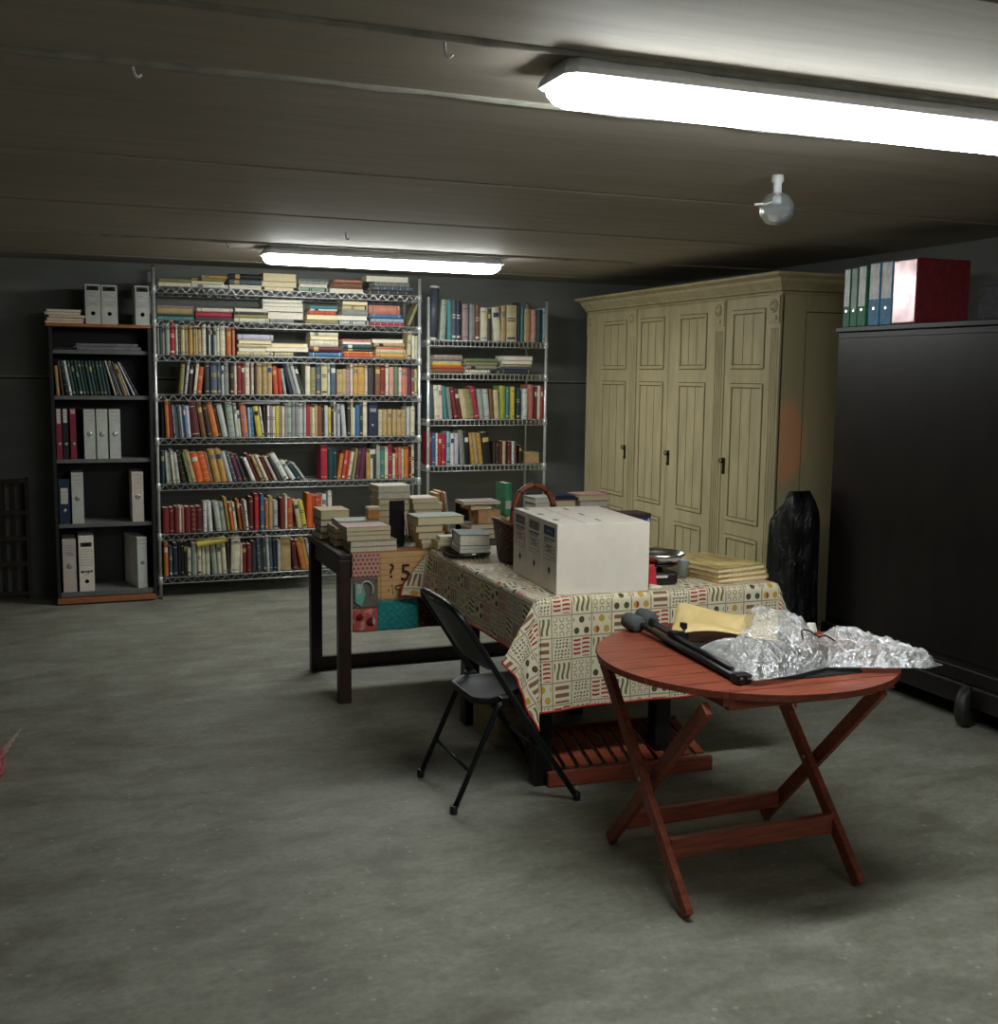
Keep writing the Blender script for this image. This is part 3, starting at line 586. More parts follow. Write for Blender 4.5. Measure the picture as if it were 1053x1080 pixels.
def box_file(loc, w, h, d, col, label, style, rz=0, group='box files', lean=0):
    t = thing('box_file', label, 'box file', loc, rz, group)
    if lean: t.rotation_euler = (0, R(lean), rz)
    hole_z = {'def': .27, 'lever': .5, 'pink': .5, 'logo': .18, 'table': .3}[style]
    mb = MB(); hr = min(.014, w * .17)
    # body with a real finger hole in the front face
    n = 16; cx, cz = w / 2, h * hole_z; s = hr * 1.5
    mb.box((0, .0015, 0), (w, d, h), col, None, .0015)
    ring = [(cx + hr * math.cos(2*PI*k/n), cz + hr * math.sin(2*PI*k/n)) for k in range(n)]
    sq = []
    for k in range(n):
        a = 2*PI*k/n; q = 1 / max(abs(math.cos(a)), abs(math.sin(a))); sq.append((cx + s*q*math.cos(a), cz + s*q*math.sin(a)))
    vs = [(x, 0, z) for x, z in sq] + [(x, 0, z) for x, z in ring]
    mb.add(vs, [(k, (k+1) % n, n + (k+1) % n, n + k) for k in range(n)], col)
    for a, b_ in (((.001, .001), (w - .001, cz - s)), ((.001, cz + s), (w - .001, h - .001)), ((.001, cz - s), (cx - s, cz + s)), ((cx + s, cz - s), (w - .001, cz + s))):
        mb.add([(a[0], 0, a[1]), (b_[0], 0, a[1]), (b_[0], 0, b_[1]), (a[0], 0, b_[1])], [(0, 1, 2, 3)], col)
    mb.box((0.001, 0, .001), (.002, .002, h - .001), col); mb.box((w - .002, 0, .001), (w - .001, .002, h - .001), col)
    mb.build('body', t)
    mb = MB(); mb.lathe([(.0001, 0), (hr * .98, 0)], INK, 16, TR((cx, .0012, cz), (PI/2, 0, 0)))
    if style in ('lever', 'pink'): mb.lathe([(hr * .8, 0), (hr * 1.25, 0), (hr * 1.25, .0016), (hr * .8, .0016)], STEEL, 18, TR((cx, -.0002, cz), (PI/2, 0, 0)))
    mb.build('finger_hole', t)
    mb = MB()
    def bar(x0, x1, z0, z1, m=INKG): mb.box((w * x0, -.0007, h * z0), (w * x1, .0004, h * z1), m)
    if style == 'def':
        bar(.12, .88, .84, .955, INK); bar(.3, .7, .88, .915, PALE)
        bar(.12, .88, .78, .787); bar(.12, .88, .68, .687); bar(.2, .6, .72, .733); bar(.12, .88, .56, .567); bar(.12, .88, .46, .467); bar(.12, .128, .46, .787); bar(.872, .88, .46, .787); bar(.3, .7, .5, .515)
    elif style == 'table':
        hd = INKB if 'blue' in label else INKG
        bar(.16, .84, .8, .93, hd); bar(.3, .5, .845, .885, PALE); bar(.55, .7, .845, .885, PALE)
        bar(.16, .84, .735, .765); bar(.16, .7, .7, .715)
        for z in (.66, .61, .56, .5, .45): bar(.16, .84, z, z + .006)
        bar(.16, .168, .45, .666); bar(.832, .84, .45, .666); bar(.3, .62, .63, .645); bar(.36, .66, .58, .592)
    elif style == 'lever':
        bar(.2, .8, .86, .868); bar(.2, .8, .94, .948); bar(.2, .21, .86, .948); bar(.79, .8, .86, .948); bar(.3, .7, .8, .805); bar(.3, .7, .77, .775)
    elif style == 'pink':
        for z in (.88, .84, .8, .76, .72): bar(.14, .84, z, z + .006)
        bar(.2, .7, .74, .75); bar(.3, .86, .7, .712)
    elif style == 'logo':
        bar(.14, .86, .81, .885, INK); bar(.36, .64, .835, .86, PALE)
        for z in (.76, .72, .67, .62, .57, .52, .47): bar(.12, .88, z, z + .005)
        bar(.12, .126, .47, .765); bar(.874, .88, .47, .765)
        bar(.12, .3, .335, .375, INK); bar(.33, .5, .345, .375, INK); bar(.53, .68, .335, .375, INK); bar(.71, .88, .345, .38, INK); bar(.3, .7, .305, .312)
    mb.build('printed_label', t)
    return t
yb = BY0 + .02
box_file((.186, yb, 1.9135), .1, .266, .33, GREYC, 'left box file of the touching pair on top of black bookcase', 'def')
box_file((.2885, yb, 1.9135), .106, .264, .33, GREYC, 'right box file of the touching pair on top of black bookcase', 'def')
box_file((.507, yb, 1.9135), .096, .268, .33, GREYC, 'box file standing alone at right end of the black bookcase top', 'def')
# loose folders
for k in range(5):
    mb = MB(); x = -.07 + (k % 3) * .012
    col = [KRAFT, mat('pale_folder', (206, 190, 160), .8), KRAFT, mat('pale_folder', (0,0,0)), mat('light_grey_folder', (176, 176, 172), .8)][k]
    T = .018
    mb.box((0, 0, 0), (.245 - .006 * k, .3, .003), col); mb.box((.003, .003, .003), (.24 - .006 * k, .296, T - .003), PAGES_W); mb.box((0, 0, T - .003), (.245 - .006 * k, .3, T), col)
    tag(mb.build('paper_folder', None, (x, yb, 1.9135 + k * (T + .0008)), (0, 0, R((-1.5, 2, -2.5, 1, 2)[k]))),
        ('lowest', 'second from bottom', 'middle', 'fourth from bottom', 'topmost')[k] + ' folder of the paper pile on the black bookcase top', 'folder', 'folders on the bookcase')
# second shelf: grey flat folders
for k, (x, L, T, m) in enumerate(((-.02, .15, .02, BLKB), (.1, .44, .024, mat('slate_grey_folder', (112, 112, 118), .5)), (.12, .4, .02, mat('slate_grey_folder', (0,0,0))))):
    mb = MB(); mb.box((0, 0, 0), (L, .28, T), m, None, .004)
    tag(mb.build('flat_folder', None, (x, yb + .02, 1.7395 + (.0248 if k == 2 else 0))), ('black folder lying at left on second shelf of black bookcase', 'lower long grey folder lying on second shelf of black bookcase',
        'upper long grey folder lying on second shelf of black bookcase')[k], 'folder', 'folders on the bookcase')
# third shelf: leaning magazines
mags = [(-.012, .022, .2, -3, 'gold'), (.02, .018, .235, -6, 'dkbrown')] + [(.046 + .0225 * i, .0205, .235, -9, 'dkgreen' if i % 2 else 'dkteal') for i in range(13)]
mags[3] = (.046 + .0225, .0205, .235, -9, 'white')
mags += [(.34, .012, .245, -15, 'cream'), (.358, .016, .24, -16, 'dkgrey'), (.378, .012, .245, -17, 'ltgrey'), (.394, .014, .24, -18, 'dkbrown'), (.412, .016, .225, -18, 'tan'), (.432, .012, .22, -19, 'palepink'), (.448, .014, .245, -24, 'lilac'), (.467, .012, .24, -26, 'dkgrey')]
cnt = {}
tots = {}
for m_ in mags: tots[m_[4]] = tots.get(m_[4], 0) + 1
def edge_x(x, w, h, a, z, right):
    """left or right outline of a leaning book at height z"""
    t_ = R(a); pts = [(x + u_ * math.cos(t_) + v_ * math.sin(t_), -u_ * math.sin(t_) + v_ * math.cos(t_)) for u_, v_ in ((0, 0), (w, 0), (w, h), (0, h))]
    xs = []
    for (p0, p1) in zip(pts, pts[1:] + pts[:1]):
        if (p0[1] - z) * (p1[1] - z) <= 0 and p0[1] != p1[1]: xs.append(p0[0] + (p1[0] - p0[0]) * (z - p0[1]) / (p1[1] - p0[1]))
    return (max(xs) if right else min(xs)) if xs else None
prevm = None; packed = []
for (x, w, h, a, col) in mags:
    w *= .9
    if prevm:
        sh_ = 0
        for k in range(50):
            e0 = edge_x(*prevm, k * .005 + .0005, True); e1 = edge_x(x, w, h, a, k * .005 + .0005, False)
            if e0 is not None and e1 is not None: sh_ = max(sh_, e0 - e1 + .0008)
        x += sh_
    prevm = (x, w, h, a); packed.append((x, w, h, a, col))
mags = packed
for i, (x, w, h, a, col) in enumerate(mags):
    mb, _ = book_mb(w, .18, h, cover(col), PAGES_W, False, pick_band(col, random.Random(i)) if i > 1 else None)
    x2 = x
    o = mb.build('magazine', None, (x2 + (h * math.sin(R(-a)) * 0), yb + .01 + .004 * (i % 3), 1.4322), (0, R(a), 0))
    cnt[col] = k = cnt.get(col, 0) + 1
    tag(o, (f"only {PAL[col][1]} magazine leaning on the black bookcase's third shelf" if tots[col] == 1 else f"{ORD[k]} {PAL[col][1]} magazine from the left on the black bookcase's third shelf"), 'magazine', 'magazines on the black bookcase')
CRB = mat('crimson_binder_board', (140, 32, 56), .5); BKB = mat('black_binder_board', (24, 24, 26), .5)
z4 = 1.0005
lever_binder((-.022, yb + .01, z4), .034, .345, .27, CRB, 'leftmost dark red binder with tall white label on the black bookcase', 'binders and box files', lab_z=(.7, .99))
lever_binder((.018, yb + .01, z4), .036, .345, .27, BKB, 'black binder with white label between two red binders on black bookcase', 'binders and box files', lab_z=(.72, .99))
lever_binder((.066, yb + .01, z4), .038, .345, .27, CRB, 'dark red binder right of the black binder, next to white box files', 'binders and box files', lab_z=(.9, .98))
for x, n_ in ((.152, 'left'), (.233, 'middle'), (.316, 'right')):
    box_file((x, yb + .005, z4), .074, .338, .28, GREYC, f'{n_} one of three white box files on the black bookcase fourth shelf', 'lever', group='white box files')
lever_binder((-.02, yb + .01, .5565), .068, .31, .28, mat('dark_blue_binder_board', (24, 48, 74), .5), 'dark blue binder with white label on black bookcase above bottom row', 'binders and box files', lab_z=(.45, .8))
box_file((.06, yb + .005, .5565), .078, .35, .28, GREYC, 'white box file beside the dark blue binder on the black bookcase', 'lever', group='white box files')
box_file((.452, yb + .015, .5565), .08, .348, .28, PINKC, 'pinkish white box file alone at right of fifth bookcase shelf', 'lever', group='white box files')
box_file((-.012, yb, .0845), .088, .365, .28, PINKC, 'pinkish box file at left end of the black bookcase bottom shelf', 'pink', group='white box files')
box_file((.092, yb, .0845), .1, .385, .3, WHITEC, 'white box file with bold black print on black bookcase bottom shelf', 'logo', group='white box files')
box_file((.478, yb + .012, .0845), .068, .362, .33, GREYC, 'box file turned to show its grey-green side on bookcase bottom shelf', 'lever', rz=R(12), group='white box files')

# dark slatted rack at the far left
t = thing('slatted_rack', 'low dark slatted rack against back wall left of the bookcase', 'rack', (-.5, 8.45, 0))
GRB = mat('dark_rack_slats', (62, 48, 40), .7, var=.2)
for x in (-.3, -.03, .27):
    mb = MB(); mb.box((x - .012, 0, 0), (x + .012, .1, .85), GRB); mb.build('upright', t)
for z in (.03, .24, .42, .6, .82):
    mb = MB(); mb.box((-.31, -.012, z), (.28, -.0005, z + .03), GRB); mb.build('rail', t)
for k in range(9):
    mb = MB(); x = -.27 + k * .063; mb.box((x, .1005, .02), (x + .018, .112, .84), GRB); mb.build('slat', t)

# ------------------------------------------------------------------ cream wardrobe (front at x=4.0, facing -x)
CREAM = mat('cream_painted_wood', (204, 190, 148), .5, var=.06, scale=7, stretch=(2, 2, .5), bmp=.02)
GLAZE = mat('brown_antique_glaze', (112, 88, 46), .6, var=.15)
WY0, WY1, WX, WD = 5.67, 8.29, 4.0, .6
t = thing('cream_wardrobe', 'large cream four-door wardrobe with fluted pilasters and cornice', 'wardrobe', (WX + WD / 2, (WY0 + WY1) / 2, 0))
WO = Matrix.Translation((-(WX + WD / 2), -(WY0 + WY1) / 2, 0))
def wp(name, fn, parent=t, m=None):
    mb = MB(); fn(mb); o = mb.build(name, parent); return o
wp('carcass', lambda mb: (mb.box((WX + .012, WY0 + .012, .06), (WX + WD, WY1 - .002, 2.1), CREAM, WO)))
def plinth(mb):
    mb.box((WX - .03, WY0 - .03, 0), (WX + WD, WY1, .09), CREAM, WO, .004); mb.box((WX - .02, WY0 - .02, .09), (WX + WD, WY1, .115), CREAM, WO, .006)
wp('plinth', plinth)
def cornice(mb):
    prof = [(0, 2.098), (.012, 2.098), (.016, 2.108), (.03, 2.116), (.034, 2.128), (.07, 2.168), (.075, 2.185), (.12, 2.2), (.125, 2.215), (0, 2.215)]
    # swept along the front and both ends
    vs = []; fs = []; n = len(prof)
    for (px, py, dx, dy) in ((WX + WD, WY0, 0, -1), (WX, WY0, -1, -1), (WX, WY1, -1, .15), (WX + WD, WY1, 0, .15)):
        for (o, z) in prof: vs.append((px + dx * o, py + dy * o, z))
    for k in range(3):
        for i in range(n):
            fs.append((k*n+i, k*n+(i+1) % n, (k+1)*n+(i+1) % n, (k+1)*n+i))
    fs.append(tuple(range(n))); fs.append(tuple(range(3*n, 4*n))[::-1])
    mb.add(vs, fs, CREAM, False, WO)
    mb.box((WX - .035, WY0 - .035, 2.113), (WX - .03, WY1, 2.1165), GLAZE, WO); mb.box((WX - .03, WY0 - .0355, 2.113), (WX + WD, WY0 - .032, 2.1165), GLAZE, WO)
wp('cornice', cornice)
wp('top_board', lambda mb: mb.box((WX, WY0, 2.1005), (WX + WD, WY1, 2.2), CREAM, WO))
def pilaster(y0, y1):
    def f(mb):
        mb.box((WX - .012, y0, .116), (WX + .0115, y1, 2.0975), CREAM, WO)
        w = y1 - y0; n = 4
        for k in range(n):
            a = y0 + w * (.14 + .72 * k / n); b_ = a + w * .72 / n * .62
            mb.box((WX - .018, a, .2), (WX - .0125, b_, 1.9), CREAM, WO, .002)
            mb.box((WX - .0126, b_, .2), (WX - .0122, b_ + w * .03, 1.9), GLAZE, WO)
        c = (y0 + y1) / 2
        mb.box((WX - .02, y0 + .006, 1.93), (WX - .0125, y1 - .006, 2.09), CREAM, WO, .003)
    p = wp('pilaster', f)
    def ros(mb):
        c = (y0 + y1) / 2; s = min(.04, (y1 - y0) * .34)
        mb.lathe([(s, 0), (s, .006), (s * .8, .01), (s * .6, .005), (s * .35, .012), (.001, .014)], CREAM, 20, WO @ TR((WX - .0205, c, 2.03), (0, -PI / 2, 0)))
        mb.lathe([(s * .56, .0065), (s * .66, .0068)], GLAZE, 20, WO @ TR((WX - .0205, c, 2.03), (0, -PI / 2, 0)))
        mb.box((WX - .028, c - s * .8, 1.945), (WX - .0205, c + s * .8, 1.975), CREAM, WO, .003)
    wp('carved_rosette', ros, p)
for y0, y1 in ((WY0, 5.79), (6.265, 6.41), (7.455, 7.58), (8.13, WY1)): pilaster(y0, y1)
def raised(mb, y0, y1, z0, z1, x, planks):
    """moulded frame with glaze lines around a planked field"""
    fr = .022
    for a, d in (((y0, z0), (y1, z0 + fr)), ((y0, z1 - fr), (y1, z1)), ((y0, z0 + fr), (y0 + fr, z1 - fr)), ((y1 - fr, z0 + fr), (y1, z1 - fr))):
        mb.box((x - .009, a[0], a[1]), (x, d[0], d[1]), CREAM, WO, .003)
    g = .005
    for (q, i) in ((0, -.0005), (fr, .0)):
        a0, a1, b0, b1 = y0 + q, y1 - q, z0 + q, z1 - q; s = g if q else -g
        for a, d in (((a0, b0), (a1, b0 + s)), ((a0, b1 - s), (a1, b1)), ((a0, b0), (a0 + s, b1)), ((a1 - s, b0), (a1, b1))):
            lo = (min(a[0], d[0]), min(a[1], d[1])); hi = (max(a[0], d[0]), max(a[1], d[1]))
            mb.box((x - .0012, lo[0], lo[1]), (x + .0005, hi[0], hi[1]), GLAZE, WO)
    for k in range(1, planks):
        y = y0 + fr + (y1 - y0 - 2 * fr) * k / planks
        mb.box((x - .0012, y - .002, z0 + fr + .004), (x + .0005, y + .002, z1 - fr - .004), GLAZE, WO)
def door(y0, y1, py0, py1, handle_y=None, planks=3):
    x = WX - .006
    def f(mb):
        mb.box((x, y0 + .002, .118), (WX + .0115, y1 - .002, 2.0965), CREAM, WO, .003)
    d = wp('door', f)
    wp('upper_panel', lambda mb: raised(mb, py0, py1, 1.66, 2.02, x, planks), d)
    wp('middle_panel', lambda mb: raised(mb, py0, py1, .695, 1.565, x, planks), d)
    wp('lower_panel', lambda mb: raised(mb, py0, py1, .18, .6, x, planks), d)
    if handle_y is not None:
        def h(mb):
            B_ = mat('dark_bronze', (58, 46, 34), .4, .7)
            z = 1.06
            mb.box((x - .003, handle_y - .016, z - .075), (x, handle_y + .016, z + .03), B_, WO, .0012)
            mb.tube([(x - .003, handle_y, z), (x - .024, handle_y, z)], .005, B_, 8, WO)
            mb.tube([(x - .024 + .0 * math.cos(a), handle_y + .016 * math.cos(a), z + .012 + .014 * math.sin(a)) for a in [2*PI*k/12 for k in range(12)]], .0035, B_, 6, WO, closed=True)
            mb.tube([(x - .003, handle_y, z - .05), (x - .012, handle_y, z - .06), (x - .006, handle_y, z - .075)], .004, B_, 6, WO)
        wp('key_and_escutcheon', h, d)
door(7.582, 8.128, 7.62, 8.02, 7.605)
door(6.985, 7.453, 7.05, 7.41)
door(6.412, 6.983, 6.49, 6.84, 6.95)
door(5.792, 6.263, 5.83, 6.19, 6.235)
SIDEP = None
m_side, nt, b = new_mat('cream_side_with_warm_glow')
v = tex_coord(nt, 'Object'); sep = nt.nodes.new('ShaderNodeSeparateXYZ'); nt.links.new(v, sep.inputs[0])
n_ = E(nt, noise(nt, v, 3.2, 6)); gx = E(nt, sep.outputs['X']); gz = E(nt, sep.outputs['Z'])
warm_glow = (((gx + .235) * 7.0).op('POWER', 2.0) + ((gz - 1.22) * 3.6).op('POWER', 2.0))  # soft peach patch: warm reflected light painted into the side's colour
fac = ((warm_glow * -1.0) + 1.15 + (n_ - .5) * 1.2).op('MULTIPLY', 1.4, None, True)
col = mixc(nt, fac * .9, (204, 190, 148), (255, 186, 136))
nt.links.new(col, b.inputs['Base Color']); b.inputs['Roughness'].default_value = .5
def side(mb):
    y = WY0 + .0115
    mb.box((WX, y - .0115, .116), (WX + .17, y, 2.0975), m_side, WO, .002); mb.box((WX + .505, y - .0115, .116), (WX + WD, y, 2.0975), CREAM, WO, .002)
    mb.box((WX + .1705, y - .0115, 2.0), (WX + .5045, y, 2.0975), CREAM, WO, .002); mb.box((WX + .1705, y - .0115, .116), (WX + .5045, y, .25), CREAM, WO, .002)
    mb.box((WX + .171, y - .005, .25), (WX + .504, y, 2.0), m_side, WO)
    for xx in (.171, .498): mb.box((WX + xx, y - .0062, .25), (WX + xx + .006, y - .0045, 2.0), GLAZE, WO)
    mb.box((WX + .171, y - .0062, 1.994), (WX + .504, y - .0045, 2.0), GLAZE, WO)
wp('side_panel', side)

# ------------------------------------------------------------------ dark cabinet at the right
KX0, KX1, KY0, KY1, KZ = 3.93, 4.5, 3.25, 5.055, 1.88
t = thing('dark_cabinet', 'tall black-brown cabinet on castors at right, in front of cream wardrobe', 'cabinet', ((KX0 + KX1) / 2, (KY0 + KY1) / 2, 0))
KO = Matrix.Translation((-(KX0 + KX1) / 2, -(KY0 + KY1) / 2, 0))
def kp(name, fn, parent=t):
    mb = MB(); fn(mb); return mb.build(name, parent)
kp('body', lambda mb: mb.box((KX0, KY0, .2), (KX1, KY1, KZ - .03), BLACKWOOD, KO, .004))
kp('top_board', lambda mb: mb.box((KX0 - .012, KY0 - .01, KZ - .0295), (KX1, KY1 + .01, KZ), BLACKWOOD, KO, .005))
for a, d in ((KY0 + .03, 3.749), (3.751, KY1 - .03)):
    kp('door', lambda mb: mb.box((KX0 - .016, a, .3), (KX0 - .001, d, KZ - .06), BLACKWOOD, KO, .003))
kp('base_rail', lambda mb: (mb.box((KX0 - .03, KY0, .2), (KX0 - .002, KY1, .27), BLACKWOOD, KO, .008), mb.box((KX0 - .05, KY0 - .005, .1), (KX1 - .02, KY1 - .01, .1995), BLACKWOOD, KO, .008)))
TYRE = mat('dark_grey_rubber', (46, 44, 44), .5, var=.2)
for y in (3.4, 3.95, 4.9):
    for x in (KX0 - .03, KX1 - .1):
        w_ = kp('castor', lambda mb: mb.lathe([(.03, -.026), (.088, -.026), (.098, -.018), (.098, .018), (.088, .026), (.03, .026)], TYRE, 28, KO @ TR((x, y, .098), (PI / 2, 0, R(24)))))
        kp('castor_fork', lambda mb: mb.box((x - .02, y - .04, .09), (x + .02, y - .03, .2), BLACKM, KO), w_)

# binders on the dark cabinet (spines towards -x)
def spine_binder(y, w, h, low, high, label, split=.43, d=.28):
    t = thing('lever_arch_file', label, 'binder', (KX0 + .02, y, KZ + .0005), -PI / 2, 'files on the dark cabinet')
    mb = MB(); c = .003
    def shell(z0, z1, m):
        mb.box((0, 0, z0), (c, d, z1), m); mb.box((w - c, 0, z0), (w, d, z1), m); mb.box((c, 0, z0), (w - c, c, z1), m)
    shell(0, h, low); mb.build('cover', t)
    mb = MB(); mb.box((.004, -.0015, h * split), (w - .004, -.0002, h * .985), high); mb.build('spine_label', t)
    mb = MB(); mb.box((c + .004, c + .02, .006), (w - c - .004, d - .012, h - .02), PAGES_W); mb.build('papers', t)
    mb = MB(); mb.lathe([(.007, 0), (.012, 0), (.012, .0016), (.007, .0016)], STEEL, 16, TR((w / 2, -.0003, h * .27), (PI / 2, 0, 0)))
    mb.lathe([(.0001, 0), (.007, 0)], INK, 14, TR((w / 2, -.0005, h * .27), (PI / 2, 0, 0))); mb.build('finger_ring', t)
GRNB = mat('green_file_board', (66, 150, 108), .5); BLUB = mat('blue_file_board', (92, 160, 204), .5)
LBLW = mat('white_file_label', (236, 240, 240), .35); LBLG = mat('green_white_file_label', (150, 180, 158), .4)
spine_binder(5.048, .048, .305, GRNB, LBLW, 'leftmost green file with white label on the dark cabinet', .35)
spine_binder(4.99, .05, .305, GRNB, LBLG, 'middle green file with pale green label on the dark cabinet', .3)
spine_binder(4.932, .06, .312, GRNB, LBLW, 'rightmost green file, with white label, on the dark cabinet', .33)
spine_binder(4.845, .078, .318, BLUB, LBLW, 'left blue file with white label on the dark cabinet', .42)
spine_binder(4.755, .08, .318, BLUB, LBLW, 'right blue file, touching the silvery fronted red box, on cabinet', .42)
t = thing('red_box_file', 'dark red box file with shiny silver-pink front on the dark cabinet', 'box file', (KX0 + .02, 4.665, KZ + .0005), -PI / 2, 'files on the dark cabinet')
DRED = mat('dark_red_board', (128, 40, 46), .5)
mb = MB(); mb.box((0, 0, 0), (.17, .33, .318), DRED, None, .002); mb.build('body', t)
mb = MB(); mb.box((.006, -.003, .008), (.164, -.0005, .31), mat('silvery_pink_foil', (206, 178, 180), .25, .6, var=.15, scale=12)); mb.build('front_label', t)
t = thing('grey_box', 'plain grey box lying behind the dark red box on the cabinet', 'box', (KX0 + .42, 4.35, KZ + .0005))
mb = MB(); mb.box((-.03, -.75, 0), (.14, .12, .19), mat('grey_box_board', (112, 116, 116), .7), None, .003); mb.build('body', t)
mb = MB(); mb.box((-.034, -.754, .1905), (.144, .124, .215), mat('grey_box_board', (0,0,0)), None, .003); mb.build('lid', t)

# black plastic sack between wardrobe and cabinet
m_sack, nt, b = new_mat('shiny_black_plastic')
v = tex_coord(nt, 'Object', (1, 1, .45))
b.inputs['Base Color'].default_value = rgb((16, 16, 18)); b.inputs['Roughness'].default_value = .22
nn = noise(nt, v, 9, 6, .6, 1.6); bump(nt, b, nn, .9, .04)
def sack(name, label, loc, rx, ry, h, m, seed, top=.35, cat='bag', sh=.72, neck=True, hump=0):
    t = thing(name, label, cat, loc)
    rnd = random.Random(seed); mb = MB(); n = 40; rings = 26; vs = []; fs = []
    ph = [rnd.uniform(0, 6.28) for _ in range(8)]
    for j in range(rings):
        f = j / (rings - 1)
        s = (1 - .12 * f) if f < sh else (1 - .12 * f) * max(.03, math.sqrt(max(0, 1 - ((f - sh) / (1 - sh)) ** 2)) * (1 - top) + top * (1 - (f - sh) / (1 - sh)))
        for k in range(n):
            a = 2 * PI * k / n
            q = 1 + .05 * math.sin(3 * a + ph[0] + 2 * f) + .04 * math.sin(7 * a + ph[1] - 3 * f) + .025 * math.sin(13 * a + ph[2] + 6 * f) + .03 * math.sin(9 * f + ph[3] + a)
            ca, sa = math.cos(a), math.sin(a)
            sq = 1 / max(abs(ca), abs(sa)) ** .55
            py_ = ry * s * q * sa * sq
            k_ = min(1, max(0, (-py_ + .03) / .07)); vs.append((rx * s * q * ca * sq, py_, h * f + hump * f ** 5 * k_ * k_ * (3 - 2 * k_)))
    for j in range(rings - 1):
        for k in range(n): fs.append((j*n+k, j*n+(k+1) % n, (j+1)*n+(k+1) % n, (j+1)*n+k))
    fs.append(tuple(range(n))[::-1]); fs.append(tuple(range((rings-1)*n, rings*n)))
    mb.add(vs, fs, m, True); mb.build('sack_body', t)
    if not neck: return t
    mb = MB(); mb.lathe([(rx * .22, 0), (rx * .3, .02), (rx * .2, .045), (rx * .42, .08), (rx * .3, .082)], m, 14, TR((0, 0, h - .012))); mb.build('tied_neck', t)
    return t
sack('black_plastic_sack', 'shiny black plastic sack standing between cream wardrobe and dark cabinet', (3.8, 5.2, .0), .115, .145, .92, m_sack, 4, .25, sh=.86, neck=False, hump=.13)
m_psack, nt, b = new_mat('pink_red_plastic')
v = tex_coord(nt, 'Object'); nn = noise(nt, v, 22, 5, .6, 2.0)
nt.links.new(ramp(nt, nn, [(.35, (150, 40, 52)), (.5, (206, 84, 92)), (.66, (226, 178, 170))]), b.inputs['Base Color'])
b.inputs['Roughness'].default_value = .35; bump(nt, b, nn, .8, .03)
t = sack('pink_plastic_sack', 'pink and red plastic sack on the floor at the left edge', (-.405, 4.8, 0), .15, .2, .22, m_psack, 9)
mb = MB()
for k in range(5):
    mb.tube([(.13, -.05 + .03 * k, .05), (.17 + .012 * k, -.07 + .035 * k, .1 + .01 * k)], .003, PALE, 5)
mb.build('straw', t)

# ------------------------------------------------------------------ brown table behind
TX0, TX1, TY0, TY1, TZ = 1.225, 2.84, 5.235, 5.955, .74
t = thing('dark_brown_table', 'dark brown wooden table carrying book piles, behind the clothed table', 'table', ((TX0 + TX1) / 2, (TY0 + TY1) / 2, 0))
TO = Matrix.Translation((-(TX0 + TX1) / 2, -(TY0 + TY1) / 2, 0))
def tp(name, a, d, m=DARKWOOD, bev=.003):
    mb = MB(); mb.box(a, d, m, TO, bev); return mb.build(name, t)
tp('tabletop', (TX0, TY0, TZ - .03), (TX1, TY1, TZ), bev=.005)
for x in (TX0 + .002, TX1 - .062):
    for y in (TY0 + .004, TY1 - .064): tp('leg', (x, y, 0), (x + .06, y + .06, TZ - .0305))
for y in (TY0 + .02, TY1 - .04): tp('apron', (TX0 + .063, y, TZ - .12), (TX1 - .063, y + .02, TZ - .0305))
for x in (TX0 + .02, TX1 - .04): tp('apron', (x, TY0 + .065, TZ - .12), (x + .02, TY1 - .065, TZ - .0305))
tp('floor_rail', (TX0 + .0625, TY1 - .05, .004), (TX1 - .0625, TY1 - .02, .075))
tp('floor_rail', (TX0 + .01, TY0 + .065, .3), (TX0 + .04, TY1 - .065, .335)) if False else None

# patchwork cloth hanging over its front edge
def flat_mat(name, c, kind=None):
    if name in CACHE: return CACHE[name]
    m, nt, b = new_mat(name)
    v = tex_coord(nt, 'Object'); sep = nt.nodes.new('ShaderNodeSeparateXYZ'); nt.links.new(v, sep.inputs[0])
    x, z = E(nt, sep.outputs['X']), E(nt, sep.outputs['Z']); nn = noise(nt, v, 26, 4)
    base, two = c
    if kind == 'dots':
        r_ = (z * (1 / .021)).floor(); dx = ((x * (1 / .021)) + r_ * .5).fract() - .5; dz = (z * (1 / .021)).fract() - .5
        f = ((dx * dx) + (dz * dz)).sqrt().lt(.31)
    elif kind == 'stripes': f = ((z * (1 / .028)).fract()).lt(.12)
    elif kind == 'squiggle': f = ((x * 160 + (z * 120).sin() * 2.5).sin() + (z * 190 + (x * 90).sin() * 3).sin()).gt(.7)
    elif kind == 'specks': f = E(nt, noise(nt, v, 90, 2)).gt(.6)
    else: f = E(nt, nn).gt(.58)
    col = mixc(nt, f, base, two)
    col = mixc(nt, .25, col, ramp(nt, nn, [(.3, tuple(q * .8 for q in base)), (.7, base)]))
    nt.links.new(col, b.inputs['Base Color']); b.inputs['Roughness'].default_value = .9
    CACHE[name] = m; return m
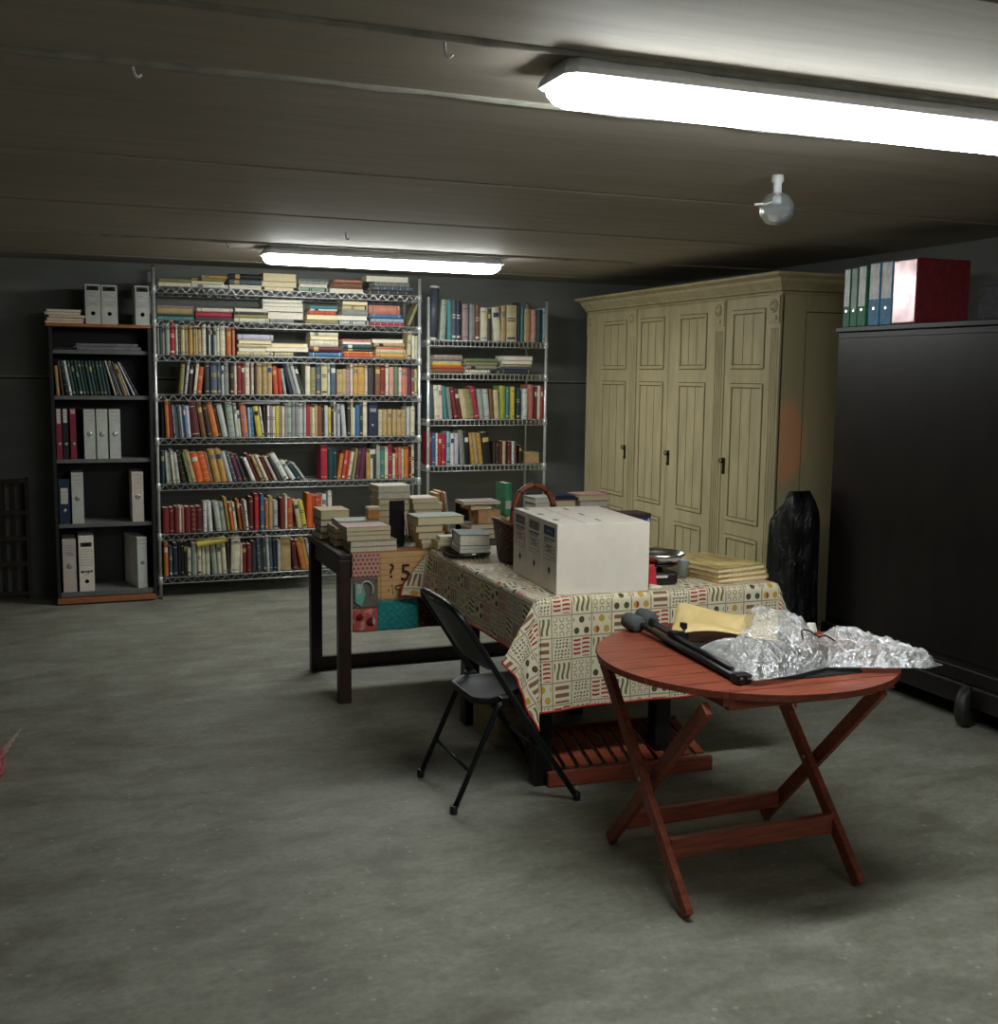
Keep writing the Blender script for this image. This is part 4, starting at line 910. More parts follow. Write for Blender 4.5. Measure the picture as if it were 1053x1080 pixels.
pw = [  # x0, x1, z0, z1, material (relative to cloth's top-left corner at x=1.288)
 ('red dotted', 0, .135, -.118, 0, flat_mat('red_dotted_cotton', ((226, 178, 160), (170, 38, 46)), 'dots')),
 ('peach', .135, .44, -.235, 0, flat_mat('peach_striped_cotton', ((232, 184, 128), (196, 138, 84)), 'stripes')),
 ('grey', 0, .125, -.27, -.118, flat_mat('grey_printed_cotton', ((126, 116, 104), (96, 90, 84)))),
 ('teal', .125, .335, -.385, -.235, flat_mat('teal_printed_cotton', ((40, 146, 148), (70, 172, 160)), 'squiggle')),
 ('wine', .335, .52, -.385, -.235, flat_mat('wine_printed_cotton', ((84, 28, 28), (170, 130, 90)), 'specks')),
 ('rose', 0, .125, -.385, -.27, flat_mat('rose_printed_cotton', ((206, 96, 92), (226, 168, 150)))),
 ('dots2', .125, .135, -.235, -.118, flat_mat('peach_striped_cotton', None)),
 ('wine2', .44, .52, -.235, 0, flat_mat('wine_printed_cotton', None)),
]
t = thing('patchwork_cloth', 'colourful patchwork cloth hanging from front edge of the dark brown table', 'cloth', (1.288, 5.228, .742))
def wob(x, z): return -.006 + .007 * math.sin(14 * x + 2) * min(1, -z / .1 + .1) + .006 * math.sin(31 * x + 9 * z) * (-z / .385)
mb = MB(); 
for (_, x0, x1, z0, z1, m) in pw:
    nx = max(1, int((x1 - x0) / .012)); nz = max(1, int((z1 - z0) / .012))
    vs = [(x0 + (x1 - x0) * i / nx, wob(x0 + (x1 - x0) * i / nx, z0 + (z1 - z0) * j / nz), z0 + (z1 - z0) * j / nz) for j in range(nz + 1) for i in range(nx + 1)]
    fs = [(j*(nx+1)+i, j*(nx+1)+i+1, (j+1)*(nx+1)+i+1, (j+1)*(nx+1)+i) for j in range(nz) for i in range(nx)]
    mb.add(vs, fs, m, True)
mb.add([(0, wob(0, 0), 0), (.52, wob(.52, 0), 0), (.52, .15, .0015), (0, .15, .0015)], [(0, 1, 2, 3)], pw[1][5])
o = mb.build('cloth_panel', t)
sd = o.modifiers.new('thickness', 'SOLIDIFY'); sd.thickness = .0012; sd.offset = 0
# printed figures on the cloth
def letter_mesh(txt, size, m, parent, loc, name, bold=0.0):
    cu = bpy.data.curves.new('lettering', 'FONT'); cu.body = txt; cu.size = size; cu.extrude = .0006; cu.offset = bold; cu.resolution_u = 4
    tmp = bpy.data.objects.new('lettering', cu); C.objects.link(tmp)
    me = bpy.data.meshes.new_from_object(tmp.evaluated_get(bpy.context.evaluated_depsgraph_get()))
    bpy.data.objects.remove(tmp); bpy.data.curves.remove(cu)
    me.materials.clear(); me.materials.append(m)
    o = bpy.data.objects.new(name, me); C.objects.link(o); o.parent = parent; o.location = loc; o.rotation_euler = (PI / 2, 0, 0)
    return o
BRN = mat('dark_brown_print', (74, 44, 28), .8)
for s_, z, loc in (('?', .1, (.175, -.0165, -.125)), ('5', .115, (.235, -.0165, -.14))):
    letter_mesh(s_, z, BRN, t, loc, 'printed_numeral', .001)
mb = MB(); mb.tube([(.24 + .03 * math.cos(a), -.0155, -.175 + .012 * math.sin(a)) for a in [2*PI*k/16 for k in range(16)]], .0032, BRN, 6, closed=True)
mb.tube([(.175, -.0145, -.19), (.195, -.0145, -.155), (.2, -.0145, -.21)], .003, BRN, 6); mb.build('printed_squiggle', t)
AQ = mat('aqua_print', (120, 186, 170), .9); WH = mat('white_print', (214, 206, 196), .9)
mb = MB()
mb.prism([(.01, -.14), (.05, -.15), (.062, -.2), (.045, -.26), (.012, -.235)], -.001, .001, AQ, TR((0, -.0165, 0), (PI / 2, 0, 0)))
mb.prism([(.02, -.145), (.045, -.15), (.042, -.19), (.022, -.195)], .0012, .002, WH, TR((0, -.0165, 0), (PI / 2, 0, 0)))
mb.tube([(.068 + .032 * math.cos(a), -.0165, -.175 + .04 * math.sin(a)) for a in [PI * 1.2 - PI * 1.4 * k / 12 for k in range(13)]], .005, WH, 6)
mb.build('printed_figure', t)
mb = MB()
for (x, z, r_) in ((.035, -.31, .016), (.09, -.335, .022)): mb.lathe([(.0001, 0), (r_, 0), (r_, .001)], mat('dark_rose_print', (120, 28, 36), .9), 14, TR((x, -.015, z), (PI / 2, 0, 0)))
mb.prism([(.1, -.31), (.112, -.33), (.106, -.355), (.096, -.34)], -.0005, .0008, WH, TR((0, -.0175, 0), (PI / 2, 0, 0))); mb.build('printed_flower', t)

# ------------------------------------------------------------------ main table and its patterned cloth
GX0, GX1, GY0, GY1, GZ = 1.66, 2.755, 3.85, 5.17, .755
t = thing('clothed_table', 'rectangular dark wooden table hidden under the vegetable patterned cloth', 'table', ((GX0 + GX1) / 2, (GY0 + GY1) / 2, 0))
GO = Matrix.Translation((-(GX0 + GX1) / 2, -(GY0 + GY1) / 2, 0))
def gp(name, a, d, m=BLACKWOOD, bev=.004):
    mb = MB(); mb.box(a, d, m, GO, bev); return mb.build(name, t)
gp('tabletop', (GX0, GY0, GZ - .035), (GX1, GY1, GZ))
for x in (GX0 + .03, GX0 + .56):
    for y in (GY0 + .05, GY1 - .45): gp('leg', (x, y, 0), (x + .07, y + .07, GZ - .0355))
for y in (GY0 + .07, GY1 - .43): gp('apron', (GX0 + .101, y, GZ - .13), (GX0 + .559, y + .022, GZ - .036))
for x in (GX0 + .05, GX0 + .58): gp('apron', (x, GY0 + .121, GZ - .13), (x + .022, GY1 - .451, GZ - .036))

m_cloth, nt, b = new_mat('vegetable_print_cloth')
uvn = nt.nodes.new('ShaderNodeUVMap'); uvn.uv_map = 'UVMap'
sep = nt.nodes.new('ShaderNodeSeparateXYZ'); nt.links.new(uvn.outputs[0], sep.inputs[0])
CS = .086
u, w = E(nt, sep.outputs['X']) * (1 / CS), E(nt, sep.outputs['Y']) * (1 / CS)
fx, fy, ix, iy = u.fract(), w.fract(), u.floor(), w.floor()
idn = (ix * 1.0 + iy * 3.0 + (iy * .5).floor() * 2.0)
sel = ((idn * (1 / 7.0)).fract() * 7.0 + .5).floor()      # motif number 0..6, marching along the rows
def is_(k): return (sel - float(k)).abs().lt(.3)
inside = (fx - .5).abs().lt(.41) * (fy - .5).abs().lt(.42)
TAU = 2 * PI
m0 = ((fy * 5.0 + (fx * TAU).sin() * .16) * TAU).sin().gt(.15) * (((fx - .5).abs().lt(.04)) * -1.0 + 1.0)
m1 = ((fx * 4.0 + (fy * TAU).sin() * .2) * TAU).sin().gt(.15) * (fy - .5).abs().lt(.37)
ax, ay = (fx * 3.0).fract() - .5, (fy * 3.0).fract() - .5
rad3 = ((ax * ax) * 1.4 + ay * ay).sqrt(); m2 = rad3.lt(.42) * rad3.gt(.26)
bx, by = ((fx * 2.0 + (fy * 2.0).floor() * .5).fract() - .5), (fy * 2.0).fract() - .5
rad2 = ((bx * bx) + (by * by) * .8).sqrt(); m3 = rad2.lt(.27)
m4 = rad2.lt(.29)
m5 = (fy * 3.0 * TAU).sin().gt(-.1) * (fx - .5).abs().lt(.36)
m6 = (((bx + by) * 9.0).sin() * ((bx - by) * 11.0).sin()).gt(.3)
col = mixc(nt, .0, (226, 214, 186), (226, 214, 186))
wn = nt.nodes.new('ShaderNodeTexNoise'); wn.inputs['Scale'].default_value = 60; nt.links.new(uvn.outputs[0], wn.inputs['Vector'])
col = mixc(nt, E(nt, wn.outputs['Fac']) * .25, (230, 219, 192), (196, 182, 150))
col = mixc(nt, is_(0) * m0 * inside, col, (166, 48, 44))
col = mixc(nt, is_(1) * m1 * inside, col, (112, 108, 60))
col = mixc(nt, is_(2) * m2 * inside, col, (164, 150, 112))
col = mixc(nt, is_(3) * m3 * inside, col, (84, 78, 50))
col = mixc(nt, is_(4) * m4 * inside, col, (196, 160, 66))
col = mixc(nt, is_(4) * (rad2.lt(.29) * ((bx + .2).gt(.2))) * inside * (fx.lt(.5)), col, (176, 62, 40))
col = mixc(nt, is_(5) * m5 * inside, col, (136, 98, 72))
col = mixc(nt, is_(6) * m6 * inside, col, (98, 92, 72))
line = (fx - .5).abs().gt(.47).mx((fy - .5).abs().gt(.47))
col = mixc(nt, line * .75, col, (134, 116, 84))
bf = nt.nodes.new('ShaderNodeNewGeometry')
col = mixc(nt, E(nt, bf.outputs['Backfacing']) * .55, col, (216, 206, 182))
nt.links.new(col, b.inputs['Base Color']); b.inputs['Roughness'].default_value = .62; b.inputs['Specular IOR Level'].default_value = .3
m_hem = mat('red_hem_tape', (176, 38, 38), .8)

t = thing('patterned_tablecloth', 'cream tablecloth printed with rows of vegetables in squares, red hem', 'tablecloth', ((GX0 + GX1) / 2, (GY0 + GY1) / 2, 0))
CX, CY = (GX0 + GX1) / 2, (GY0 + GY1) / 2
ZT = GZ + .006
x0, x1, y0, y1 = GX0 - .008, GX1 + .008, GY0 - .008, GY1 + .004
DL, DF, DR, DB = .25, .445, .28, .2
mb = MB(); mb.uv = []
rim = []      # hem path pieces
def put(vs, uvs, fs):
    mb.add([(x - CX, y - CY, z) for x, y, z in vs], fs, m_cloth, True); mb.uv += uvs
def fold(s, r_=.022):
    """distance s past the edge -> (outward, drop) with a rounded fold"""
    if s < r_ * PI / 2:
        a = s / r_; return r_ * math.sin(a), r_ * (1 - math.cos(a))
    return r_, s - r_ * PI / 2 + r_
def grid(nu, nv, fn):
    vs = []; uvs = []
    for j in range(nv + 1):
        for i in range(nu + 1):
            p, q = fn(i / nu, j / nv); vs.append(p); uvs.append(q)
    fs = [(j*(nu+1)+i, j*(nu+1)+i+1, (j+1)*(nu+1)+i+1, (j+1)*(nu+1)+i) for j in range(nv) for i in range(nu)]
    put(vs, uvs, fs)
    return vs[-(nu + 1):]
rr_ = .022
ix0, ix1, iy0, iy1 = x0 + rr_, x1 - rr_, y0 + rr_, y1 - rr_
grid(40, 40, lambda a, c: ((ix0 + (ix1 - ix0) * a, iy0 + (iy1 - iy0) * c, ZT), (ix0 + (ix1 - ix0) * a, iy0 + (iy1 - iy0) * c)))
def side_panel(pa, pb, out, drop, wave, ends):
    pa, pb, out = Vector(pa), Vector(pb), Vector(out)
    L = (pb - pa).length
    def fn(a, c):
        p = pa.lerp(pb, a); s = (drop) * c; o, d = fold(s)
        k = max(0, (s - .03) / drop)
        w_ = wave * k * (math.sin(a * L * 11 + 1.3) * .6 + .4 * math.sin(a * L * 23)) + k * .012
        w_ += k * (ends[0] * max(0, 1 - a * L / .22) ** 2 + ends[1] * max(0, 1 - (1 - a) * L / .22) ** 2)
        q = p + out * (o + w_)
        uvp = p + out * s
        return (q.x, q.y, ZT - d + (0)), (uvp.x, uvp.y)
    return grid(60, 34, fn)
e_front = side_panel((ix0, iy0), (ix1, iy0), (0, -1), DF, .012, (.02, .02))
e_left = side_panel((ix0, iy1), (ix0, iy0), (-1, 0), DL, .008, (.03, .03))
e_right = side_panel((ix1, iy0), (ix1, iy1), (1, 0), DR, .008, (.03, .0))
e_back = side_panel((ix1, iy1), (ix0, iy1), (0, 1), .1, 0, (0, 0))
def corner(cx, cy, A, B, dA, dB, ctrl):
    """cloth corner between edge directions A (drop dA) and B (drop dB); ctrl: (angle, offA, offB)"""
    A, B = Vector(A), Vector(B)
    def off(ph):
        for (p0, a0, b0), (p1, a1, b1) in zip(ctrl, ctrl[1:]):
            if ph <= p1 + 1e-6:
                f = (ph - p0) / (p1 - p0); f = f * f * (3 - 2 * f); return a0 + (a1 - a0) * f, b0 + (b1 - b0) * f
        return ctrl[-1][1:]
    def fn(a, c):
        ph = a * 90; cs, sn = math.cos(R(ph)), math.sin(R(ph))
        rmax = min(dA / cs if cs > 1e-6 else 9, dB / sn if sn > 1e-6 else 9)
        s = rmax * c; o, d = fold(s); oa, ob = off(ph)
        k = max(0, s - .03) / rmax
        hx = cs * o + oa * k; hy = sn * o + ob * k
        ext = math.hypot(oa, ob) * k
        dd = rr_ + math.sqrt(max(1e-6, max(0, d - rr_) ** 2 - (ext * .8) ** 2)) if d > rr_ else d
        q = Vector((cx, cy)) + A * hx + B * hy
        uvp = Vector((cx, cy)) + A * (cs * s) + B * (sn * s)
        return (q.x, q.y, ZT - dd), (uvp.x, uvp.y)
    return grid(48, 34, fn)
E_ = lambda dr, wv: None
c_fl = corner(ix0, iy0, (-1, 0), (0, -1), DL, DF, [(0, .042, 0), (22, .15, .02), (40, .09, .04), (52, .075, .075), (61, .03, .11), (72, .03, .06), (90, .0, .032)])
c_fr = corner(ix1, iy0, (1, 0), (0, -1), DR, DF, [(0, .042, 0), (30, .09, .06), (58, .04, .1), (90, .0, .032)])
c_bl = corner(ix0, iy1, (-1, 0), (0, 1), DL, .1, [(0, .042, 0), (12, .12, .0), (22, .16, .005), (50, .06, .004), (90, 0, .012)])
c_br = corner(ix1, iy1, (1, 0), (0, 1), DR, .1, [(0, .012, 0), (40, .05, .004), (90, 0, .012)])
o = mb.build('cloth_sheet', t)
bm = bmesh.new(); bm.from_mesh(o.data); bmesh.ops.remove_doubles(bm, verts=bm.verts, dist=.0015)
bmesh.ops.recalc_face_normals(bm, faces=bm.faces)
if sum(f.normal.z * f.calc_area() for f in bm.faces) < 0: bmesh.ops.reverse_faces(bm, faces=bm.faces)
bm.to_mesh(o.data); bm.free()
mbh = MB()
for e in (e_front, e_left, e_right, c_fl, c_fr, c_bl):
    mbh.tube([(p[0] - CX, p[1] - CY, p[2]) for p in e], .0045, m_hem, 6)
mbh.build('hem_tape', t)

# ------------------------------------------------------------------ things under the table
t = thing('slatted_wooden_stand', 'low red-brown wooden stand with slats on the floor under the clothed table', 'stand', (2.1, 3.98, 0), R(-3))
mb = MB(); mb.box((-.36, -.13, .002), (.36, -.105, .062), REDWOOD, None, .003); mb.build('front_rail', t)
mb = MB(); mb.box((-.34, .16, .1), (.34, .185, .15), REDWOOD, None, .003); mb.build('back_rail', t)
for k in range(12):
    mb = MB(); x = -.335 + k * .057
    mb.box((0, 0, 0), (.04, .3, .012), REDWOOD, TR((x, -.104, .064), (R(14.5), 0, 0)), .002); mb.build('slat', t)
for x in (-.345, .325):
    mb = MB(); mb.box((x, .165, 0), (x + .02, .18, .0995), REDWOOD); mb.build('back_foot', t)
t = thing('cardboard_box', 'beige cardboard box on the floor behind the folding chair', 'box', (1.86, 4.52, 0))
mb = MB(); mb.box((-.15, -.13, 0), (.12, .15, .15), mat('dull_beige_card', (150, 136, 110), .85), None, .002); mb.build('body', t)
mb = MB(); mb.box((-.15, -.128, .1505), (-.02, .148, .154), mat('dull_beige_card', (0,0,0))); mb.box((-.012, -.128, .1505), (.12, .148, .154), mat('dull_beige_card', (0,0,0))); mb.build('lid_flap', t)

# ------------------------------------------------------------------ folding chair
SEATM = mat('dark_grey_seat_enamel', (26, 28, 30), .4, .2, var=.2)
t = thing('folding_chair', 'black metal folding chair pushed toward the clothed table, empty', 'chair', (1.545, 3.955, 0))
cx, cy = 1.545, 3.955
def P3(x, y, z): return (x - cx, y - cy, z)
ya, yb_ = 3.725, 4.185
mb = MB()
zt = .775
def back_x(z): return 1.787 + (1.295 - 1.787) * z / zt
path = [P3(1.787, ya, .008), P3(back_x(.3), ya, .3), P3(back_x(.68), ya, .68)]
c_ = [(back_x(.74), ya + .01, .735), (back_x(.77), ya + .05, .765), (back_x(.775), ya + .12, .775)]
full = [(1.787, ya, .012), (back_x(.25), ya, .25), (back_x(.5), ya, .5), (back_x(.7), ya + .0, .7)] + c_ + [(x, 2 * cy - y, z) for x, y, z in c_[::-1]] + [(back_x(.7), yb_, .7), (back_x(.5), yb_, .5), (back_x(.25), yb_, .25), (1.787, yb_, .012)]
mb.tube(smooth_path([P3(*p) for p in full], 2), .0115, BLACKM, 10); mb.build('front_leg_and_back_frame', t)
for y in (ya + .026, yb_ - .026):
    mb = MB(); mb.tube([P3(1.302, y, .012), P3(1.47, y, .385), P3(1.5, y, .405)], .0105, BLACKM, 10); mb.build('rear_leg', t)
mb = MB(); mb.tube([P3(1.367, ya + .027, .15), P3(1.367, yb_ - .027, .15)], .007, BLACKM, 8); mb.build('crossbar', t)
mb = MB(); mb.tube([P3(back_x(.17), ya, .17), P3(back_x(.17), yb_, .17)], .007, BLACKM, 8); mb.build('crossbar', t)
for (x, y) in ((1.787, ya), (1.787, yb_), (1.302, ya + .026), (1.302, yb_ - .026)):
    mb = MB(); mb.lathe([(.0135, 0), (.0145, .006), (.0145, .03), (.012, .032)], BLACKP, 12, TR(P3(x, y, 0))); mb.build('foot_cap', t)
mb = MB(); n = 14; vs = []; fs = []     # curved back panel
for side_ in (0, 1):
    for j in range(n + 1):
        for i in range(n + 1):
            a, c = i / n, j / n
            y = ya + .014 + (yb_ - ya - .028) * a; z = .52 + (.765 - .52) * c
            if c > .9: pass
            e = abs(2 * a - 1); z -= .02 * max(0, e - .75) * 4 * c; z += .02 * (1 - c) * max(0, e - .8) * 3
            x = back_x(z) - .02 * (1 - (2 * a - 1) ** 2) + (.004 if side_ else 0) - .002
            vs.append(P3(x, y, z))
for s_ in (0, 1):
    o_ = s_ * (n + 1) ** 2
    for j in range(n):
        for i in range(n):
            q = (o_ + j*(n+1)+i, o_ + j*(n+1)+i+1, o_ + (j+1)*(n+1)+i+1, o_ + (j+1)*(n+1)+i); fs.append(q if s_ else q[::-1])
edge = [i for i in range(n + 1)] + [(j+1)*(n+1)-1 for j in range(1, n + 1)] + [n*(n+1)+i for i in range(n - 1, -1, -1)] + [j*(n+1) for j in range(n - 1, 0, -1)]
for k in range(len(edge)):
    a, b2 = edge[k], edge[(k + 1) % len(edge)]; fs.append((a, b2, b2 + (n+1)**2, a + (n+1)**2))
mb.add(vs, fs, BLACKM, True); mb.build('backrest', t)
mb = MB(); poly = []
sx0, sx1, sy0, sy1 = 1.40, 1.75, ya + .075, yb_ - .06
for (qx, qy, a0, rr2) in ((sx0 + .06, sy0 + .06, 180, .06), (sx1 - .05, sy0 + .05, 270, .05), (sx1 - .05, sy1 - .05, 0, .05), (sx0 + .06, sy1 - .06, 90, .06)):
    for k in range(7): a = R(a0 + 15 * k); poly.append((qx + rr2 * math.cos(a), qy + rr2 * math.sin(a)))
poly = [(x, y + (1 if y < cy else -1) * max(0, x - 1.57) * .55) for x, y in poly]
vs = []; n = len(poly); mx_, my_ = (sx0 + sx1) / 2, (sy0 + sy1) / 2
for (k, dz) in ((1, -.022), (1.0, -.004), (.985, .002), (.93, -.001), (.6, -.008), (.25, -.011)):
    for (x, y) in poly:
        X_ = mx_ + (x - mx_) * k; Y_ = my_ + (y - my_) * k
        vs.append(P3(X_, Y_, .405 + (X_ - sx0) * .09 + dz))
fs = [(j*n+i, j*n+(i+1) % n, (j+1)*n+(i+1) % n, (j+1)*n+i) for j in range(5) for i in range(n)] + [tuple(range(5*n, 6*n)), tuple(range(n))[::-1]]
mb.add(vs, fs, SEATM, True); mb.build('seat', t)
for y in (ya + .013, yb_ - .026):
    mb = MB(); mb.box(P3(1.485, min(y, y + .013), .385), P3(1.53, y + .013 + (.035 if y < cy else 0), .42), BLACKM, None, .003) if y < cy else mb.box(P3(1.485, y - .035, .385), P3(1.53, y + .013, .42), BLACKM, None, .003); mb.build('hinge', t)

# ------------------------------------------------------------------ round red folding table
RX, RY, RR, RZ = 2.08, 3.08, .487, .70
t = thing('round_folding_table', 'round red-brown slatted folding table with crossed legs, nearest the camera', 'table', (RX, RY, 0))
bw = .108; nb = 9
for k in range(nb):
    a = -nb * bw / 2 + k * bw; d = a + bw - .004
    poly = []; m_ = 14
    def xx(y): return math.sqrt(max(0.0004, RR * RR - y * y))
    lo, hi = max(a, -RR + .0006), min(d, RR - .0006)
    ys_ = [lo + (hi - lo) * q / m_ for q in range(m_ + 1)]
    poly = [(xx(y), y) for y in ys_] + [(-xx(y), y) for y in ys_[::-1]]
    mb = MB(); mb.prism(poly, RZ - .02, RZ, REDWOOD); mb.build('tabletop_board', t)
FX = (1.70 - RX, 2.345 - RX); FYn, FYf = 2.745 - RY, 3.335 - RY
for x in (-.29, .29):
    mb = MB(); mb.box((x - .02, -.36, RZ - .05), (x + .02, .36, RZ - .0205), REDWOOD, None, .003); mb.build('batten', t)
def leg(p, q, w_, th, name='leg'):
    p, q = Vector(p), Vector(q); d = (q - p); L = d.length; d.normalize()
    xax = Vector((1, 0, 0)); yax = d.cross(xax).normalized()
    T = Matrix((xax, yax, d)).transposed().to_4x4(); T.translation = p
    mb = MB(); mb.box((-th / 2, -w_ / 2, 0), (th / 2, w_ / 2, L), REDWOOD, T, .003); return mb.build(name, t)
FXN = (1.69 - RX, 2.315 - RX)
for i, s_ in ((0, 1), (1, -1)):
    leg((FXN[i], FYn, .012), (FXN[i] + s_ * .0, FYf - .01, RZ - .055), .045, .024)
    xo = (1.732 - RX, 2.362 - RX)[i]
    leg((xo, FYf, .012), (xo, FYn + .0, RZ - .055), .045, .024)
    mb = MB(); yc = (FYn + FYf) / 2
    mb.tube([((FXN[i] + xo) / 2 - .036, yc, .335), ((FXN[i] + xo) / 2 + .036, yc, .335)], .006, STEEL, 10); mb.build('pivot_bolt', t)
zb_ = .165
yb2 = FYn + (FYf - FYn) * zb_ / RZ
mb = MB(); mb.box((FXN[0] + .0125, yb2 - .012, zb_ - .032), (FXN[1] - .0125, yb2 + .012, zb_ + .032), REDWOOD, TR(), .003); mb.build('stretcher', t)
yb3 = FYf - (FYf - FYn) * .11 / RZ
mb = MB(); mb.box((1.732 - RX + .0125, yb3 - .012, .082), (2.362 - RX - .0125, yb3 + .012, .138), REDWOOD, None, .003); mb.build('stretcher', t)
for y in (FYn + .02, FYf - .03):
    mb = MB(); mb.box((-.27, y - .012, RZ - .075), (.27, y + .012, RZ - .0505 + .03 - .0005), REDWOOD, None, .003); mb.build('top_rail', t)

# things on the round table
ZR = RZ + .0008
GREYF = mat('grey_foam', (84, 88, 88), .95, var=.1, scale=120, bmp=.2)
t = thing('folded_black_stand', 'folded black tube stand with grey foam knobs lying across round red table', 'stand', (1.88, 3.12, ZR))
def q3(x, y, z): return (x - 1.88, y - 3.12, z)
for (a, d, r_) in (((1.905, 3.49, .026), (1.85, 2.745, .012), .0105), ((1.965, 3.535, .03), (1.872, 2.75, .0125), .0105), ((1.925, 3.4, .036), (1.865, 2.83, .03), .0085)):
    mb = MB(); mb.tube([q3(*a), q3(*d)], r_, BLACKP, 10); mb.build('tube_leg', t)
for (x, y, z) in ((1.885, 3.5, .03), (1.962, 3.545, .032)):
    mb = MB(); mb.lathe([(.02, -.045), (.029, -.04), (.031, 0), (.029, .03), (.018, .036)], GREYF, 18, TR(q3(x, y, z), (R(-88), 0, R(5)))); mb.build('foam_knob', t)
mb = MB(); mb.box((-.03, -.018, .006), (.035, .018, .05), BLACKP, TR(q3(1.925, 3.25, 0), (0, 0, R(5))), .004); mb.box((.016, -.012, .045), (.03, .012, .075), BLACKP, TR(q3(1.925, 3.25, 0), (0, 0, R(5)))); mb.build('clamp', t)
mb = MB(); mb.box((-.026, -.02, .002), (.026, .02, .03), BLACKP, TR(q3(1.862, 2.77, 0)), .005); mb.build('end_bracket', t)
t = thing('black_rod', 'black rod with grey foam end lying at far edge under plastic bag', 'rod', (2.3, 3.3, ZR))
mb = MB(); mb.tube([(.12, .16, .014), (-.1, -.35, .014)], .01, BLACKP, 10); mb.build('tube', t)
mb = MB(); mb.lathe([(.018, -.04), (.026, -.036), (.028, 0), (.026, .03), (.016, .034)], GREYF, 16, TR((.125, .17, .028), (R(-88), 0, R(-24)))); mb.build('foam_knob', t)
# cream paper sheets
m_env, nt, b = new_mat('cream_paper_wrap')
v = tex_coord(nt, 'Object'); nn = noise(nt, v, 7, 5, .6, 1)
nt.links.new(ramp(nt, nn, [(.3, (206, 176, 112)), (.7, (228, 204, 146))]), b.inputs['Base Color']); b.inputs['Roughness'].default_value = .6; bump(nt, b, nn, .5, .02)
mb = MB(); nx, ny = 36, 22; vs = []; fs = []
for s_ in (0, 1):
    for j in range(ny + 1):
        for i in range(nx + 1):
            a, c = i / nx, j / ny
            x = -.02 + .36 * a - .06 * c * 0; y = -.14 + .31 * c + .0 * a
            z = .022 + .012 * math.sin(5 * a + 2.2 * c) + .035 * c * (1 - .5 * a) + .008 * math.sin(9 * c + 3 * a)
            z = max(.004, z) + (.011 if s_ else 0) * min(1, 12 * min(a, 1 - a, c, 1 - c) + .15)
            vs.append((x + .08 * c - .02, y - .02 * a, z))
for s_ in (0, 1):
    o_ = s_ * (nx + 1) * (ny + 1)
    for j in range(ny):
        for i in range(nx):
            q = (o_ + j*(nx+1)+i, o_ + j*(nx+1)+i+1, o_ + (j+1)*(nx+1)+i+1, o_ + (j+1)*(nx+1)+i); fs.append(q if s_ else q[::-1])
K_ = (nx + 1) * (ny + 1)
ed = list(range(nx + 1)) + [(j+1)*(nx+1)-1 for j in range(1, ny+1)] + [ny*(nx+1)+i for i in range(nx-1, -1, -1)] + [j*(nx+1) for j in range(ny-1, 0, -1)]
for k in range(len(ed)):
    a, c = ed[k], ed[(k+1) % len(ed)]; fs.append((a, c, c + K_, a + K_))
mb.add(vs, fs, m_env, True)
tag(mb.build('paper_wrapping', None, (1.985, 3.37, ZR + .012), (0, 0, R(-20))), 'crumpled cream-yellow paper wrapping lying between black stand and plastic bag', 'paper')
# black folded fabric under the bag
def blob(poly, hfun, m, seed, nring=16, amp=.006, flat=True, n=84):
    """low crumpled heap over a polygonal footprint"""
    rnd = random.Random(seed); mb = MB()
    pts = [Vector((x, y, 0)) for x, y in poly]; cen = sum(pts, Vector()) / len(pts)
    out = []
    per = []
    tot = [ (pts[(i+1) % len(pts)] - pts[i]).length for i in range(len(pts))]; Lt = sum(tot)
    for k in range(n):
        d = Lt * k / n; i = 0
        while d > tot[i]: d -= tot[i]; i += 1
        per.append(pts[i].lerp(pts[(i+1) % len(pts)], d / tot[i]))
    vs = []; fs = []
    from mathutils import noise as mn
    for j in range(nring + 1):
        f = 1 - j / nring
        for k in range(n):
            p = cen + (per[k] - cen) * f
            e = 1 - f
            nz = mn.noise(Vector((p.x * 14, p.y * 14, seed))) + .6 * mn.noise(Vector((p.x * 34, p.y * 34, seed + 5))) + (.8 * abs(mn.noise(Vector((p.x * 60, p.y * 60, seed)))) if not flat else .4 * abs(mn.noise(Vector((p.x * 60, p.y * 60, seed)))))
            z = hfun(p.x, p.y, min(1, e * 3.2)) + amp * nz * min(1, e * 6 + .25)
            vs.append((p.x, p.y, max(.002, z)))
    for j in range(nring):
        for k in range(n): fs.append((j*n+k, j*n+(k+1) % n, (j+1)*n+(k+1) % n, (j+1)*n+k))
    fs.append(tuple(range(nring*n, (nring+1)*n))); 
    o_ = len(vs); vs += [(v_[0], v_[1], min(.001, v_[2])) for v_ in vs[:n]]
    for k in range(n): fs.append((k, o_ + k, o_ + (k+1) % n, (k+1) % n))
    fs.append(tuple(range(o_, o_ + n))[::-1])
    mb.add(vs, fs, m, flat); return mb
BLKF = mat('black_fabric', (20, 20, 22), .8, var=.2)
mb = blob([(-.16, .26), (-.19, .16), (-.16, -.29), (.02, -.33), (.22, -.33), (.3, -.2), (.1, .1)], lambda x, y, e: .012 * e, BLKF, 2, 8, .003)
tag(mb.build('folded_black_cloth', None, (2.07, 3.08, ZR)), 'flat black folded cloth lying under the clear plastic bag on round table', 'cloth')
